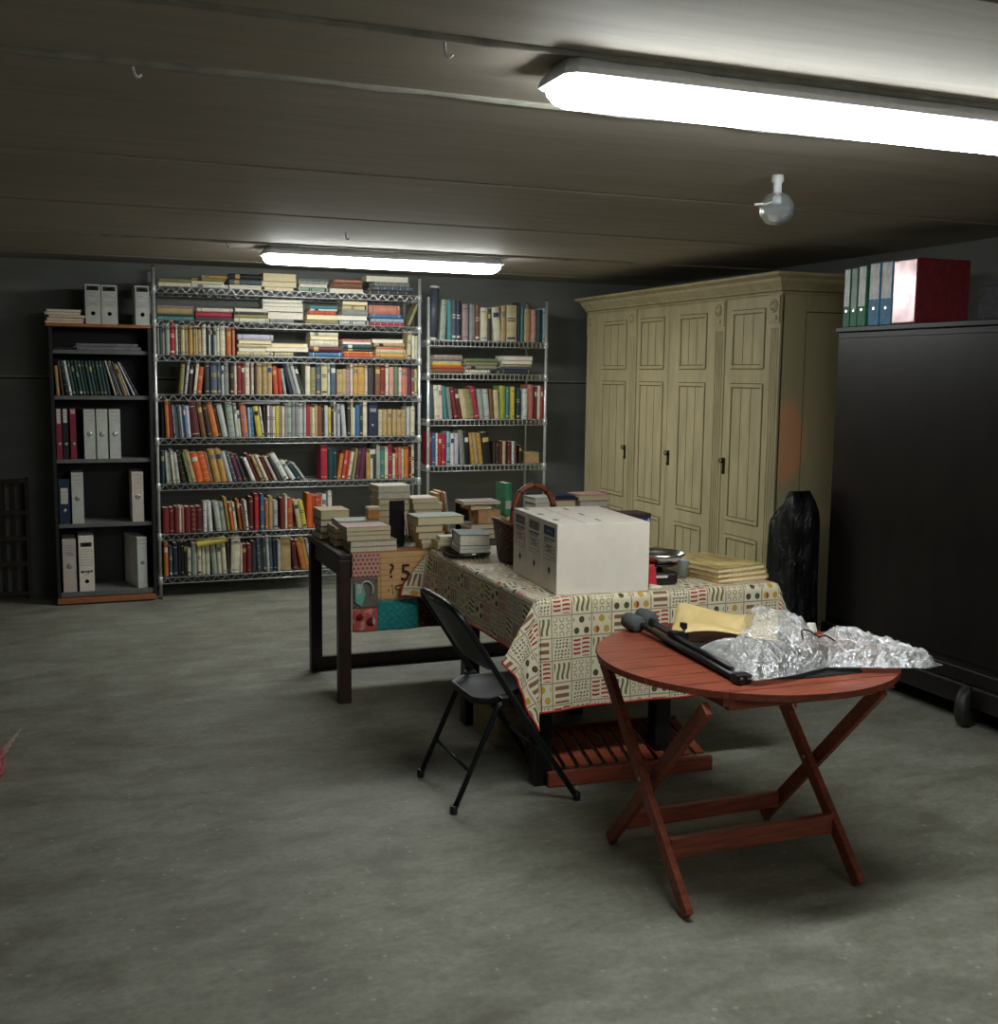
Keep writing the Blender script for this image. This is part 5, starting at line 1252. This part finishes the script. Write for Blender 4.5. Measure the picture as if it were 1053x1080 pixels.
# crumpled clear plastic bag (two lobes)
m_bag, nt, b = new_mat('crinkled_clear_plastic')
v = tex_coord(nt, 'Object', (1, 1, 1))
n1 = noise(nt, v, 16, 6, .62, 2.2); n2 = noise(nt, v, 42, 5, .65, 1.2)
mxn = nt.nodes.new('ShaderNodeMath'); mxn.operation = 'ADD'; nt.links.new(n1, mxn.inputs[0]); nt.links.new(n2, mxn.inputs[1])
out = nt.nodes['Material Output']
nt.nodes.remove(b)
bmp = nt.nodes.new('ShaderNodeBump'); bmp.inputs['Strength'].default_value = .5; bmp.inputs['Distance'].default_value = .012
nt.links.new(mxn.outputs[0], bmp.inputs['Height'])
gl = nt.nodes.new('ShaderNodeBsdfGlossy'); gl.inputs['Color'].default_value = (.82, .83, .84, 1); gl.inputs['Roughness'].default_value = .06
df = nt.nodes.new('ShaderNodeBsdfDiffuse'); df.inputs['Color'].default_value = (.93, .93, .91, 1)
nt.links.new(bmp.outputs[0], gl.inputs['Normal']); nt.links.new(bmp.outputs[0], df.inputs['Normal'])
tr = nt.nodes.new('ShaderNodeBsdfTransparent'); tr.inputs[0].default_value = (.97, .98, .98, 1)
m1_ = nt.nodes.new('ShaderNodeMixShader'); m2_ = nt.nodes.new('ShaderNodeMixShader')
mr = nt.nodes.new('ShaderNodeMapRange'); mr.inputs[1].default_value = .02; mr.inputs[2].default_value = .1; mr.inputs[3].default_value = .1; mr.inputs[4].default_value = .5
sepb = nt.nodes.new('ShaderNodeSeparateXYZ'); nt.links.new(v, sepb.inputs[0])
zf = E(nt, sepb.outputs['Z']) + (E(nt, noise(nt, v, 9, 4, .6, .6)) - .5) * .12
nt.links.new(zf.s, mr.inputs[0])
nt.links.new(mr.outputs[0], m1_.inputs[0]); nt.links.new(gl.outputs[0], m1_.inputs[1]); nt.links.new(df.outputs[0], m1_.inputs[2])
m2_.inputs[0].default_value = .5
nt.links.new(m1_.outputs[0], m2_.inputs[1]); nt.links.new(tr.outputs[0], m2_.inputs[2])
nt.links.new(m2_.outputs[0], out.inputs['Surface'])
t = thing('clear_plastic_bag', 'crumpled clear plastic bag with silvery glints on the round red table', 'bag', (2.15, 3.05, ZR + .016))
def big(x, y, e): return e * (.03 + .055 * max(0, 1 - ((x - .09) / .2) ** 2 - ((y - .14) / .26) ** 2) ** .6 + .022 * math.exp(-((x + .13) ** 2 / .02 + (y + .14) ** 2 / .03)))
mb = blob([(-.26, .04), (-.27, -.06), (-.3, -.2), (-.27, -.33), (-.12, -.31), (.02, -.27), (.12, -.15), (.24, .05), (.3, .26), (.22, .37), (.1, .32), (.03, .15), (-.1, .06)], big, m_bag, 3, 46, .016, False, 170)
mb.build('puffed_part', t)
mb = blob([(.02, -.26), (.2, -.33), (.33, -.375), (.4, -.36), (.4, -.2), (.36, -.02), (.26, .1), (.13, -.1)], lambda x, y, e: e * (.03 + .035 * math.exp(-((x - .2) ** 2 / .02 + (y + .12) ** 2 / .02)) + .006), m_bag, 8, 40, .016, False, 150)
mb.build('spread_part', t)
mb = MB(); mb.tube(smooth_path([(.04, -.13, .06), (.05, -.1, .085), (.08, -.11, .08), (.08, -.16, .065), (.12, -.13, .07), (.13, -.17, .055)], 2), .0028, BLACKP, 6); mb.build('black_cord', t)
mb = blob([(-.05, -.03), (.0, -.045), (.05, -.02), (.05, .03), (0, .045), (-.04, .03)], lambda x, y, e: .05 * e, mat('white_foam_lump', (220, 216, 206), .6, bmp=.4), 5, 8, .008)
o = mb.build('white_knot', t); o.location = (.235, .09, .02); o.scale = (.4, .4, .6)

# ------------------------------------------------------------------ things on the tables
def tbook(x, y, z, L, D, T, col, label, rz=0, pages=PAGES, group=None, pages_out=True, hard=None):
    """flat book: front-left corner at x,y; L along x, D along y, fore-edge (or spine) to the front"""
    hard = (T > .026) if hard is None else hard
    cov, pb = book_mb(T, D, L, cover(col), pages, hard, None, with_pages=False)
    if pages_out: rot = Matrix.Rotation(PI, 4, 'Z') @ Matrix.Rotation(-PI / 2, 4, 'Y'); off = Vector((0, D, 0))
    else: rot = Matrix.Rotation(-PI / 2, 4, 'Y'); off = Vector((L, .005, 0))
    o = cov.build('book'); p = pb.build('page_block', o)
    o.matrix_world = Matrix.Translation((x, y, z)) @ Matrix.Rotation(rz, 4, 'Z') @ Matrix.Translation(off) @ rot
    return tag(o, label, 'book', group)
def stack(x, y, z, items, where, group, rz=0, pages=PAGES):
    """items: (L, D, T, colour, dx, dy, turn, pages_out)"""
    rnd = random.Random(int(x * 1000)); n = len(items)
    for i, it in enumerate(items):
        L, D, T, col = it[:4]; dx, dy, tw, po = (list(it[4:]) + [0, 0, 0, True][len(it) - 4:])
        pos = 'lowest' if i == 0 else ('topmost' if i == n - 1 else ORD[i + 1] + ' from bottom')
        if n == 2: pos = ('lower', 'upper')[i]
        tbook(x + dx, y + dy, z, L, D, T, col, f"{pos} {PAL[col][1]} book of {where}", rz + R(tw), pages if rnd.random() < .7 else PAGES_W, group, po)
        z += T + .0006
    return z
B0 = TZ + .0025
G_ = 'books on the dark brown table'
stack(1.29, 5.262, B0, [(.232, .16, .024, 'beige'), (.236, .165, .03, 'tan', 0, 0, 1), (.215, .155, .026, 'beige', -.016, 0, -1), (.218, .155, .018, 'cream', -.018, 0, 0), (.22, .155, .022, 'pink', -.018, .002, 1)],
      'pile above the patchwork cloth corner', G_)
stack(1.258, 5.47, B0, [(.15, .16, .034, 'brown', 0, 0, -2), (.15, .15, .03, 'tan', .005, 0, 3), (.21, .16, .032, 'beige', .006, .01, 1), (.22, .16, .028, 'palegreen', .02, 0, -2)],
      'pile behind the pink topped pile at left', G_)
stack(1.248, 5.735, B0, [(.15, .17, .03, 'grey', -.008, 0, 2), (.14, .17, .034, 'slate', 0, .0, -2), (.15, .17, .034, 'dkgrey', 0, 0, 1), (.155, .19, .05, 'tan', 0, 0, 0)],
      'pile at brown table back left corner', G_)
# orange and cream little box
t = thing('small_orange_box', 'small orange box with cream lid on pile left of black bookend', 'box', (1.47, 5.53, B0 + .127), R(4))
mb = MB(); mb.box((-.03, -.025, 0), (.03, .025, .045), mat('orange_tin', (206, 140, 70), .4), None, .003); mb.build('body', t)
mb = MB(); mb.box((-.031, -.026, .0455), (.031, .026, .062), mat('cream_tin_lid', (222, 204, 180), .4), None, .003); mb.build('lid', t)
def bookend(x, y, z, w, h, label, arm=True):
    t = thing('metal_bookend', label, 'bookend', (x, y, z))
    m = mat('black_lacquered_sheet', (26, 20, 28), .3, .2)
    mb = MB(); mb.box((0, 0, 0), (w, .003, h), m, None, .0008); mb.build('upright_plate', t)
    mb = MB(); mb.box((0, -.1, 0), (w, -.0005, .002), m); mb.build('base_plate', t)
    if arm:
        mb = MB(); mb.tube(smooth_path([(w - .002, -.1, .012), (w - .004, -.05, .05), (w - .004, -.012, h * .7), (w - .006, -.006, h * .74)]), .004, mat('pale_metal_strip', (170, 160, 148), .3, .8), 6); mb.build('wire_arm', t)
bookend(1.535, 5.445, B0, .08, .225, 'large black metal bookend standing in front of the tall cream pile')
stack(1.56, 5.74, B0, [(.18, .17, .034, 'beige', -.01, 0, 2), (.175, .17, .034, 'cream', 0, 0, -2), (.178, .16, .036, 'cream', -.005, 0, 1), (.172, .165, .034, 'beige', 0, .005, 3), (.175, .17, .03, 'cream', -.003, 0, -1), (.17, .165, .03, 'beige', .002, 0, 2), (.178, .17, .034, 'cream', -.004, -.005, -3), (.18, .175, .034, 'cream', -.004, -.006, 1)],
      'tall cream pile behind the large bookend', G_)
stack(1.655, 5.265, B0, [(.13, .15, .024, 'cream', 0, 0, -3), (.11, .15, .024, 'tan', -.005, 0, 2), (.14, .16, .034, 'beige', -.022, 0, 1), (.14, .16, .034, 'tan', -.036, 0, -2), (.245, .18, .042, 'palegreen', -.028, -.01, 1)],
      'pile topped by a wide pale green cover', G_)
stack(1.755, 5.72, B0, [(.16, .17, .036, 'beige'), (.165, .165, .036, 'tan', 0, 0, 2), (.16, .17, .036, 'cream', -.004, 0, -1), (.155, .17, .03, 'ltgrey', 0, 0, 2), (.165, .17, .034, 'cream', -.01, 0, -2), (.15, .165, .026, 'palepink', -.015, 0, 3)],
      'pale pile right of the tall cream pile', G_)
for k, (x, w, h, a, col) in enumerate(((1.925, .018, .215, -6, 'tan'), (1.95, .014, .225, -7, 'orange'), (1.968, .016, .22, -7, 'cream'))):
    cov, pb = book_mb(w, .14, h, cover(col), PAGES, False, pick_band(col, random.Random(k)), with_pages=False)
    o = cov.build('book', None, (x, 5.8, B0), (0, R(a), 0)); pb.build('page_block', o)
    tag(o, f"{PAL[col][1]} book standing tilted against the pale pile on brown table", 'book', G_)
bookend(1.985, 5.72, B0, .085, .185, 'small black bookend standing alone near the middle of the brown table', False)
z = stack(1.99, 5.5, B0, [(.17, .17, .026, 'dkgrey'), (.18, .17, .026, 'tan', 0, 0, -2), (.17, .17, .026, 'grey', .005, 0, 2)], 'pile under the kraft cardboard carton', G_)
t = thing('cardboard_carton', 'small square kraft cardboard carton on a pile on the brown table', 'box', (2.04, 5.515, z))
mb = MB(); mb.box((0, 0, 0), (.125, .15, .07), KRAFT, None, .0015); mb.build('body', t)
mb = MB(); mb.box((.055, -.0008, 0.001), (.07, .15, .0708), mat('pale_tape', (206, 172, 130), .4)); mb.build('packing_tape', t)
tbook(2.0, 5.52, z + .072, .12, .15, .028, 'orange', 'orange-tan book lying on the kraft cardboard carton', R(3), PAGES, G_)
tbook(1.955, 5.51, z + .1012, .205, .16, .017, 'mauve', 'mauve covered book topmost above the kraft cardboard carton', R(-2), PAGES, G_)
z = stack(2.2, 5.52, B0, [(.15, .17, .03, 'dkteal', 0, 0, 1), (.15, .17, .028, 'tan'), (.155, .17, .03, 'maroon', 0, 0, -2), (.15, .17, .026, 'dkgrey', .003, 0, 1)], 'pile below the upright green book', G_)
cov, pb = book_mb(.038, .135, .172, cover('green'), PAGES_W, True, ([(.2, .45)], PALE), with_pages=False)
cov.mats = [mat('bright_green_cover', (70, 150, 108), .5) if m is cover('green') else m for m in cov.mats]
o = cov.build('book', None, (2.2, 5.54, z)); pb.build('page_block', o)
tag(o, 'green book standing upright on a pile behind the wicker basket', 'book', G_)
stack(2.36, 5.5, B0, [(.125, .17, .036, 'white'), (.125, .17, .036, 'ltgrey', 0, 0, 2), (.125, .16, .036, 'white', 0, 0, -2), (.12, .17, .034, 'red', .003, 0, 1), (.12, .16, .034, 'white', 0, 0, -1), (.12, .16, .03, 'ltgrey', 0, .003, 2)], 'white pile behind the basket handle', G_, 0, PAGES_W)
z = stack(2.495, 5.56, B0, [(.14, .17, .036, 'tan'), (.14, .17, .036, 'salmon', 0, 0, 1), (.145, .17, .034, 'crimson', 0, 0, 1), (.145, .17, .036, 'palepink', -.002, 0, -1), (.13, .17, .038, 'salmon', .004, 0, 2)], 'pile under the blue plastic folder', G_)
z2 = stack(2.65, 5.56, B0, [(.18, .17, .034, 'salmon'), (.178, .17, .036, 'pink', -.003, 0, -1), (.18, .17, .034, 'tan', 0, 0, 1), (.182, .17, .036, 'salmon', -.002, 0, 0), (.176, .17, .034, 'palepink', .003, 0, 2), (.182, .17, .034, 'pink', 0, 0, -1)], 'rightmost pile on brown table', G_)
mb = MB(); mb.box((0, 0, 0), (.26, .15, .012), mat('dark_blue_folder_plastic', (44, 58, 76), .25, var=.2), None, .003); mb.box((.03, .02, .0125), (.21, .12, .02), mat('dark_blue_folder_plastic', (0,0,0)), None, .003)
tag(mb.build('blue_plastic_folder', None, (2.44, 5.6, z + .001), (0, 0, R(-2))), 'dark blue plastic folder lying on top of the pile behind the basket handle', 'folder')
cov, pb = book_mb(.03, .13, .16, cover('grey'), PAGES, True, None, with_pages=False)
o = cov.build('book', None, (2.4, 5.36, B0 + .005), (0, R(-14), R(0))); pb.build('page_block', o); 
o.location = (2.455, 5.345, B0)
tag(o, 'grey book leaning beside the basket handle on brown table', 'book', G_)

# on the clothed table
Q0 = ZT + .0015
t = thing('glossy_black_tray', 'flat glossy black tray under books at the left edge of clothed table', 'tray', (1.757, 4.93, Q0), R(-3))
mb = MB(); pr = []
for k in range(32):
    a = 2*PI*k/32; q = (abs(math.cos(a)) ** 4 + abs(math.sin(a)) ** 4) ** -.25; pr.append((.1 * q * math.cos(a), .145 * q * math.sin(a)))
n = 32; vs = []; fs = []
for (s_, z) in ((.9, 0), (1, .014), (1.03, .02), (.99, .02), (.9, .008), (.01, .008)):
    vs += [(x * s_, y * s_, z) for x, y in pr]
for j in range(5):
    for k in range(n): fs.append((j*n+k, j*n+(k+1) % n, (j+1)*n+(k+1) % n, (j+1)*n+k))
fs.append(tuple(range(n))[::-1]); mb.add(vs, fs, mat('glossy_black', (14, 14, 16), .12), True); mb.build('tray_dish', t)
zt_ = Q0 + .0215
zt_ = stack(1.7, 4.835, zt_, [(.14, .19, .02, 'ltgrey', 0, 0, -6), (.145, .2, .012, 'white', 0, 0, -8)], 'two pale books on the glossy black tray', 'books on the clothed table', 0, PAGES_W)
tbook(1.7, 4.84, zt_, .145, .2, .052, 'slate', 'thick slate covered book with white pages on the glossy black tray', R(-9), PAGES_W, 'books on the clothed table')
stack(1.675, 5.082, Q0, [(.13, .09, .022, 'cream', 0, 0, -2), (.12, .09, .022, 'beige', .0, 0, 4), (.11, .08, .02, 'cream', .01, 0, -5)], 'small pile at clothed table far left corner', 'books on the clothed table')
mb = MB(); mb.box((0, 0, 0), (.06, .05, .05), mat('cream_card', (216, 200, 164), .8), None, .002); mb.box((.005, .004, .0505), (.055, .046, .06), PAGES)
tag(mb.build('card_box', None, (1.87, 5.1, Q0)), 'little cream card box behind the thick slate book', 'box')

# wicker basket with arched handle
m_wick, nt, b = new_mat('brown_wicker')
v = tex_coord(nt, 'Object')
sep = nt.nodes.new('ShaderNodeSeparateXYZ'); nt.links.new(v, sep.inputs[0])
ang = E(nt, sep.outputs['X']).op('ARCTAN2', E(nt, sep.outputs['Y']))
zz = E(nt, sep.outputs['Z'])
wv = ((zz * 330.0).sin() * (ang * 34.0).sin())
nn = noise(nt, v, 30, 4)
nt.links.new(mixc(nt, wv.gt(.0), (58, 32, 22), (92, 54, 36)), b.inputs['Base Color']); b.inputs['Roughness'].default_value = .45
bump(nt, b, wv.s, .8, .006)
t = thing('wicker_basket', 'dark brown wicker basket with arched handle behind the white box files', 'basket', (1.985, 4.66, Q0), R(0))
mb = MB(); n = 40; vs = []; fs = []
prof = [(.82, 0), (.86, .01), (.92, .08), (.99, .15), (1.0, .178), (.97, .178), (.95, .15), (.88, .08), (.82, .012), (.02, .012)]
for (s_, z) in prof:
    for k in range(n):
        a = 2*PI*k/n; q = (abs(math.cos(a)) ** 3 + abs(math.sin(a)) ** 3) ** (-1/3)
        zz_ = z + (.02 * math.cos(2 * a) if z > .1 else 0)
        vs.append((.172 * s_ * q * math.cos(a), .145 * s_ * q * math.sin(a), zz_))
for j in range(len(prof) - 1):
    for k in range(n): fs.append((j*n+k, j*n+(k+1) % n, (j+1)*n+(k+1) % n, (j+1)*n+k))
fs.append(tuple(range(n))[::-1]); mb.add(vs, fs, m_wick, True); mb.build('basket_body', t)
mb = MB(); pts = []
for k in range(41):
    a = 2*PI*k/40; q = (abs(math.cos(a)) ** 3 + abs(math.sin(a)) ** 3) ** (-1/3); pts.append((.172 * q * math.cos(a), .145 * q * math.sin(a), .18 + .02 * math.cos(2 * a)))
mb.tube(pts[:-1], .007, mat('pale_brown_cane', (124, 88, 62), .45), 8, closed=True); mb.build('rim_binding', t)
mb = MB(); pts = []
for k in range(25):
    a = PI * k / 24; pts.append((.015 - .105 * math.cos(a), .02 - .05 * math.cos(a) * 0, .12 + .225 * math.sin(a) ** .6))
mb.tube(pts, .0135, mat('red_brown_cane', (126, 66, 40), .4, stretch=(6, 6, 6), var=.2), 10)
for k in (3, 7, 12, 17, 21): 
    mb.tube([Vector(pts[k]) * .5 + Vector(pts[k - 1]) * .5, pts[k]], .0155, mat('dark_cane_binding', (70, 36, 24), .5), 10)
mb.build('arched_handle', t)

# three white box files
RZB = R(4.5)
def tb(k): 
    dx, dy = -math.sin(RZB), math.cos(RZB)
    return dx * k, dy * k
# they stand side by side with their narrow printed ends facing left (-x)
def side_box(k, label, col):
    W = .185
    a, b_ = tb(W * (k + 1))
    o = box_file((1.765 + .0 - a * 0 + (-math.sin(-RZB)) * 0, 0, Q0), W - .002, .275, .385, col, label, 'table', group='white box files on the clothed table')
    # local x (width) must run from far to near: turn -90 deg so that the front faces -x
    p0 = Vector((1.76, 3.885)) + Vector((math.sin(R(4.5)), math.cos(R(4.5)))) * (W * (k + 1) - .001)
    o.location = (p0.x, p0.y, Q0); o.rotation_euler = (0, 0, -PI / 2 + R(4.5) * 0 - R(4.5) + R(9) * 0)
    # flap lines on top
    mb = MB()
    mb.box((.01, .12, .2752), (W - .012, .122, .2757), INKG); mb.box((.03, .03, .2752), (.07, .05, .2757), INKG)
    mb.box((W * .3, .2, .2752), (W * .6, .212, .2757), mat('grey_flap_slot', (120, 120, 116), .8)); mb.build('lid_flap_line', o)
    return o
side_box(0, 'nearest white box file with blue header, showing its large plain side', WHITEC)
side_box(1, 'middle of the three white box files with printed ends on table', WHITEC)
side_box(2, 'farthest of the three white box files, next to the wicker basket', WHITEC)

# blue box and tan booklet
t = thing('blue_box', 'blue speckled box with dark lid behind the white box files', 'box', (2.515, 4.8, Q0))
m_bl, nt, b = new_mat('blue_speckled_card')
v = tex_coord(nt, 'Object'); f = E(nt, noise(nt, v, 38, 2)).gt(.64)
nt.links.new(mixc(nt, f, (34, 62, 148), (210, 214, 224)), b.inputs['Base Color']); b.inputs['Roughness'].default_value = .5
mb = MB(); mb.box((0, 0, 0), (.155, .14, .158), m_bl, None, .002); mb.build('body', t)
mb = MB(); mb.box((-.003, -.003, .1585), (.158, .143, .18), mat('dark_brown_lid', (66, 54, 44), .6), None, .003); mb.build('lid', t)
tbook(2.555, 4.56, Q0, .12, .14, .03, 'tan', 'tan book lying alone between blue box and kitchen scale', R(6), PAGES, 'books on the clothed table')

# kitchen scale with steel bowl
t = thing('kitchen_scale', 'black kitchen scale with a shiny steel bowl right of box files', 'scale', (2.285, 4.02, Q0), R(-8))
mb = MB(); mb.box((-.05, -.075, 0), (.055, .05, .052), BLACKP, None, .014); mb.build('base', t)
mb = MB(); mb.box((-.046, -.0762, .03), (.006, -.0735, .04), PALE); mb.build('white_print', t)
mb = MB(); mb.lathe([(.012, .052), (.012, .068), (.06, .07), (.075, .078), (.07, .082), (.001, .08)], mat('dark_grey_plate', (58, 54, 54), .3, .5), 24); mb.build('plate', t)
mb = MB(); mb.lathe([(.05, .083), (.075, .088), (.098, .11), (.104, .124), (.1, .124), (.094, .112), (.072, .092), (.001, .088)], STEEL, 40); mb.build('steel_bowl', t)
mb = blob([(-.04, -.04), (.03, -.045), (.04, 0), (.03, .05), (-.03, .05)], lambda x, y, e: .085 * e ** .5, mat('red_cloth', (186, 40, 54), .85, var=.2, scale=20), 6, 10, .012)
tag(mb.build('red_cloth', None, (2.192, 3.97, Q0)), 'small crumpled red cloth between white box file and kitchen scale', 'cloth')
mb = blob([(-.03, -.015), (.03, -.02), (.03, .015), (-.02, .02)], lambda x, y, e: .014 * e, mat('white_tissue', (218, 206, 190), .9), 7, 6, .005)
tag(mb.build('white_tissue', None, (2.195, 3.9, Q0)), 'white tissue scrap in front of the red cloth on clothed table', 'tissue')
t = thing('plastic_cup', 'tilted translucent grey-white plastic cup right of the steel bowl', 'cup', (2.425, 4.075, Q0 + .0), 0)
m_cup, nt, b = new_mat('milky_plastic'); b.inputs['Base Color'].default_value = rgb((192, 204, 204)); b.inputs['Roughness'].default_value = .3; b.inputs['Transmission Weight'].default_value = .3
mb = MB(); mb.lathe([(.001, .002), (.022, .002), (.03, .075), (.033, .078), (.03, .078), (.0285, .075), (.02, .005), (.001, .005)], m_cup, 24, TR((0, 0, 0), (0, R(0), 0))); mb.build('cup_body', t)

# pile of booklets
for k, (col, T) in enumerate((('beige', .021), ('tan', .02), ('beige', .02))):
    zk = Q0 + k * .0215
    cov, pb = book_mb(T, .27, .36, cover(col), PAGES, True, None, with_pages=False)
    cov.mats = [mat('buff_picture_cover', (200, 170, 110), .4, var=.3, scale=9) if m is cover(col) else m for m in cov.mats]
    o = cov.build('large_book'); pb.build('page_block', o)
    # spine to the right, lying flat
    o.matrix_world = Matrix.Translation((2.77 - .006 * k, 3.95 + .004 * k, zk + T)) @ Matrix.Rotation(R(8 + 2 * k), 4, 'Z') @ Matrix.Rotation(PI / 2, 4, 'Z') @ Matrix.Rotation(PI / 2, 4, 'Y')
    bpy.context.view_layer.update()
    tag(o, ('lowest', 'middle', 'topmost')[k] + ' large buff book of the pile at the clothed table right corner', 'book', 'large buff books')

# ------------------------------------------------------------------ faint room bounce
w = bpy.data.worlds.new('room'); S.world = w; w.use_nodes = True
w.node_tree.nodes['Background'].inputs[0].default_value = (.02, .022, .022, 1)
w.node_tree.nodes['Background'].inputs[1].default_value = 1.0
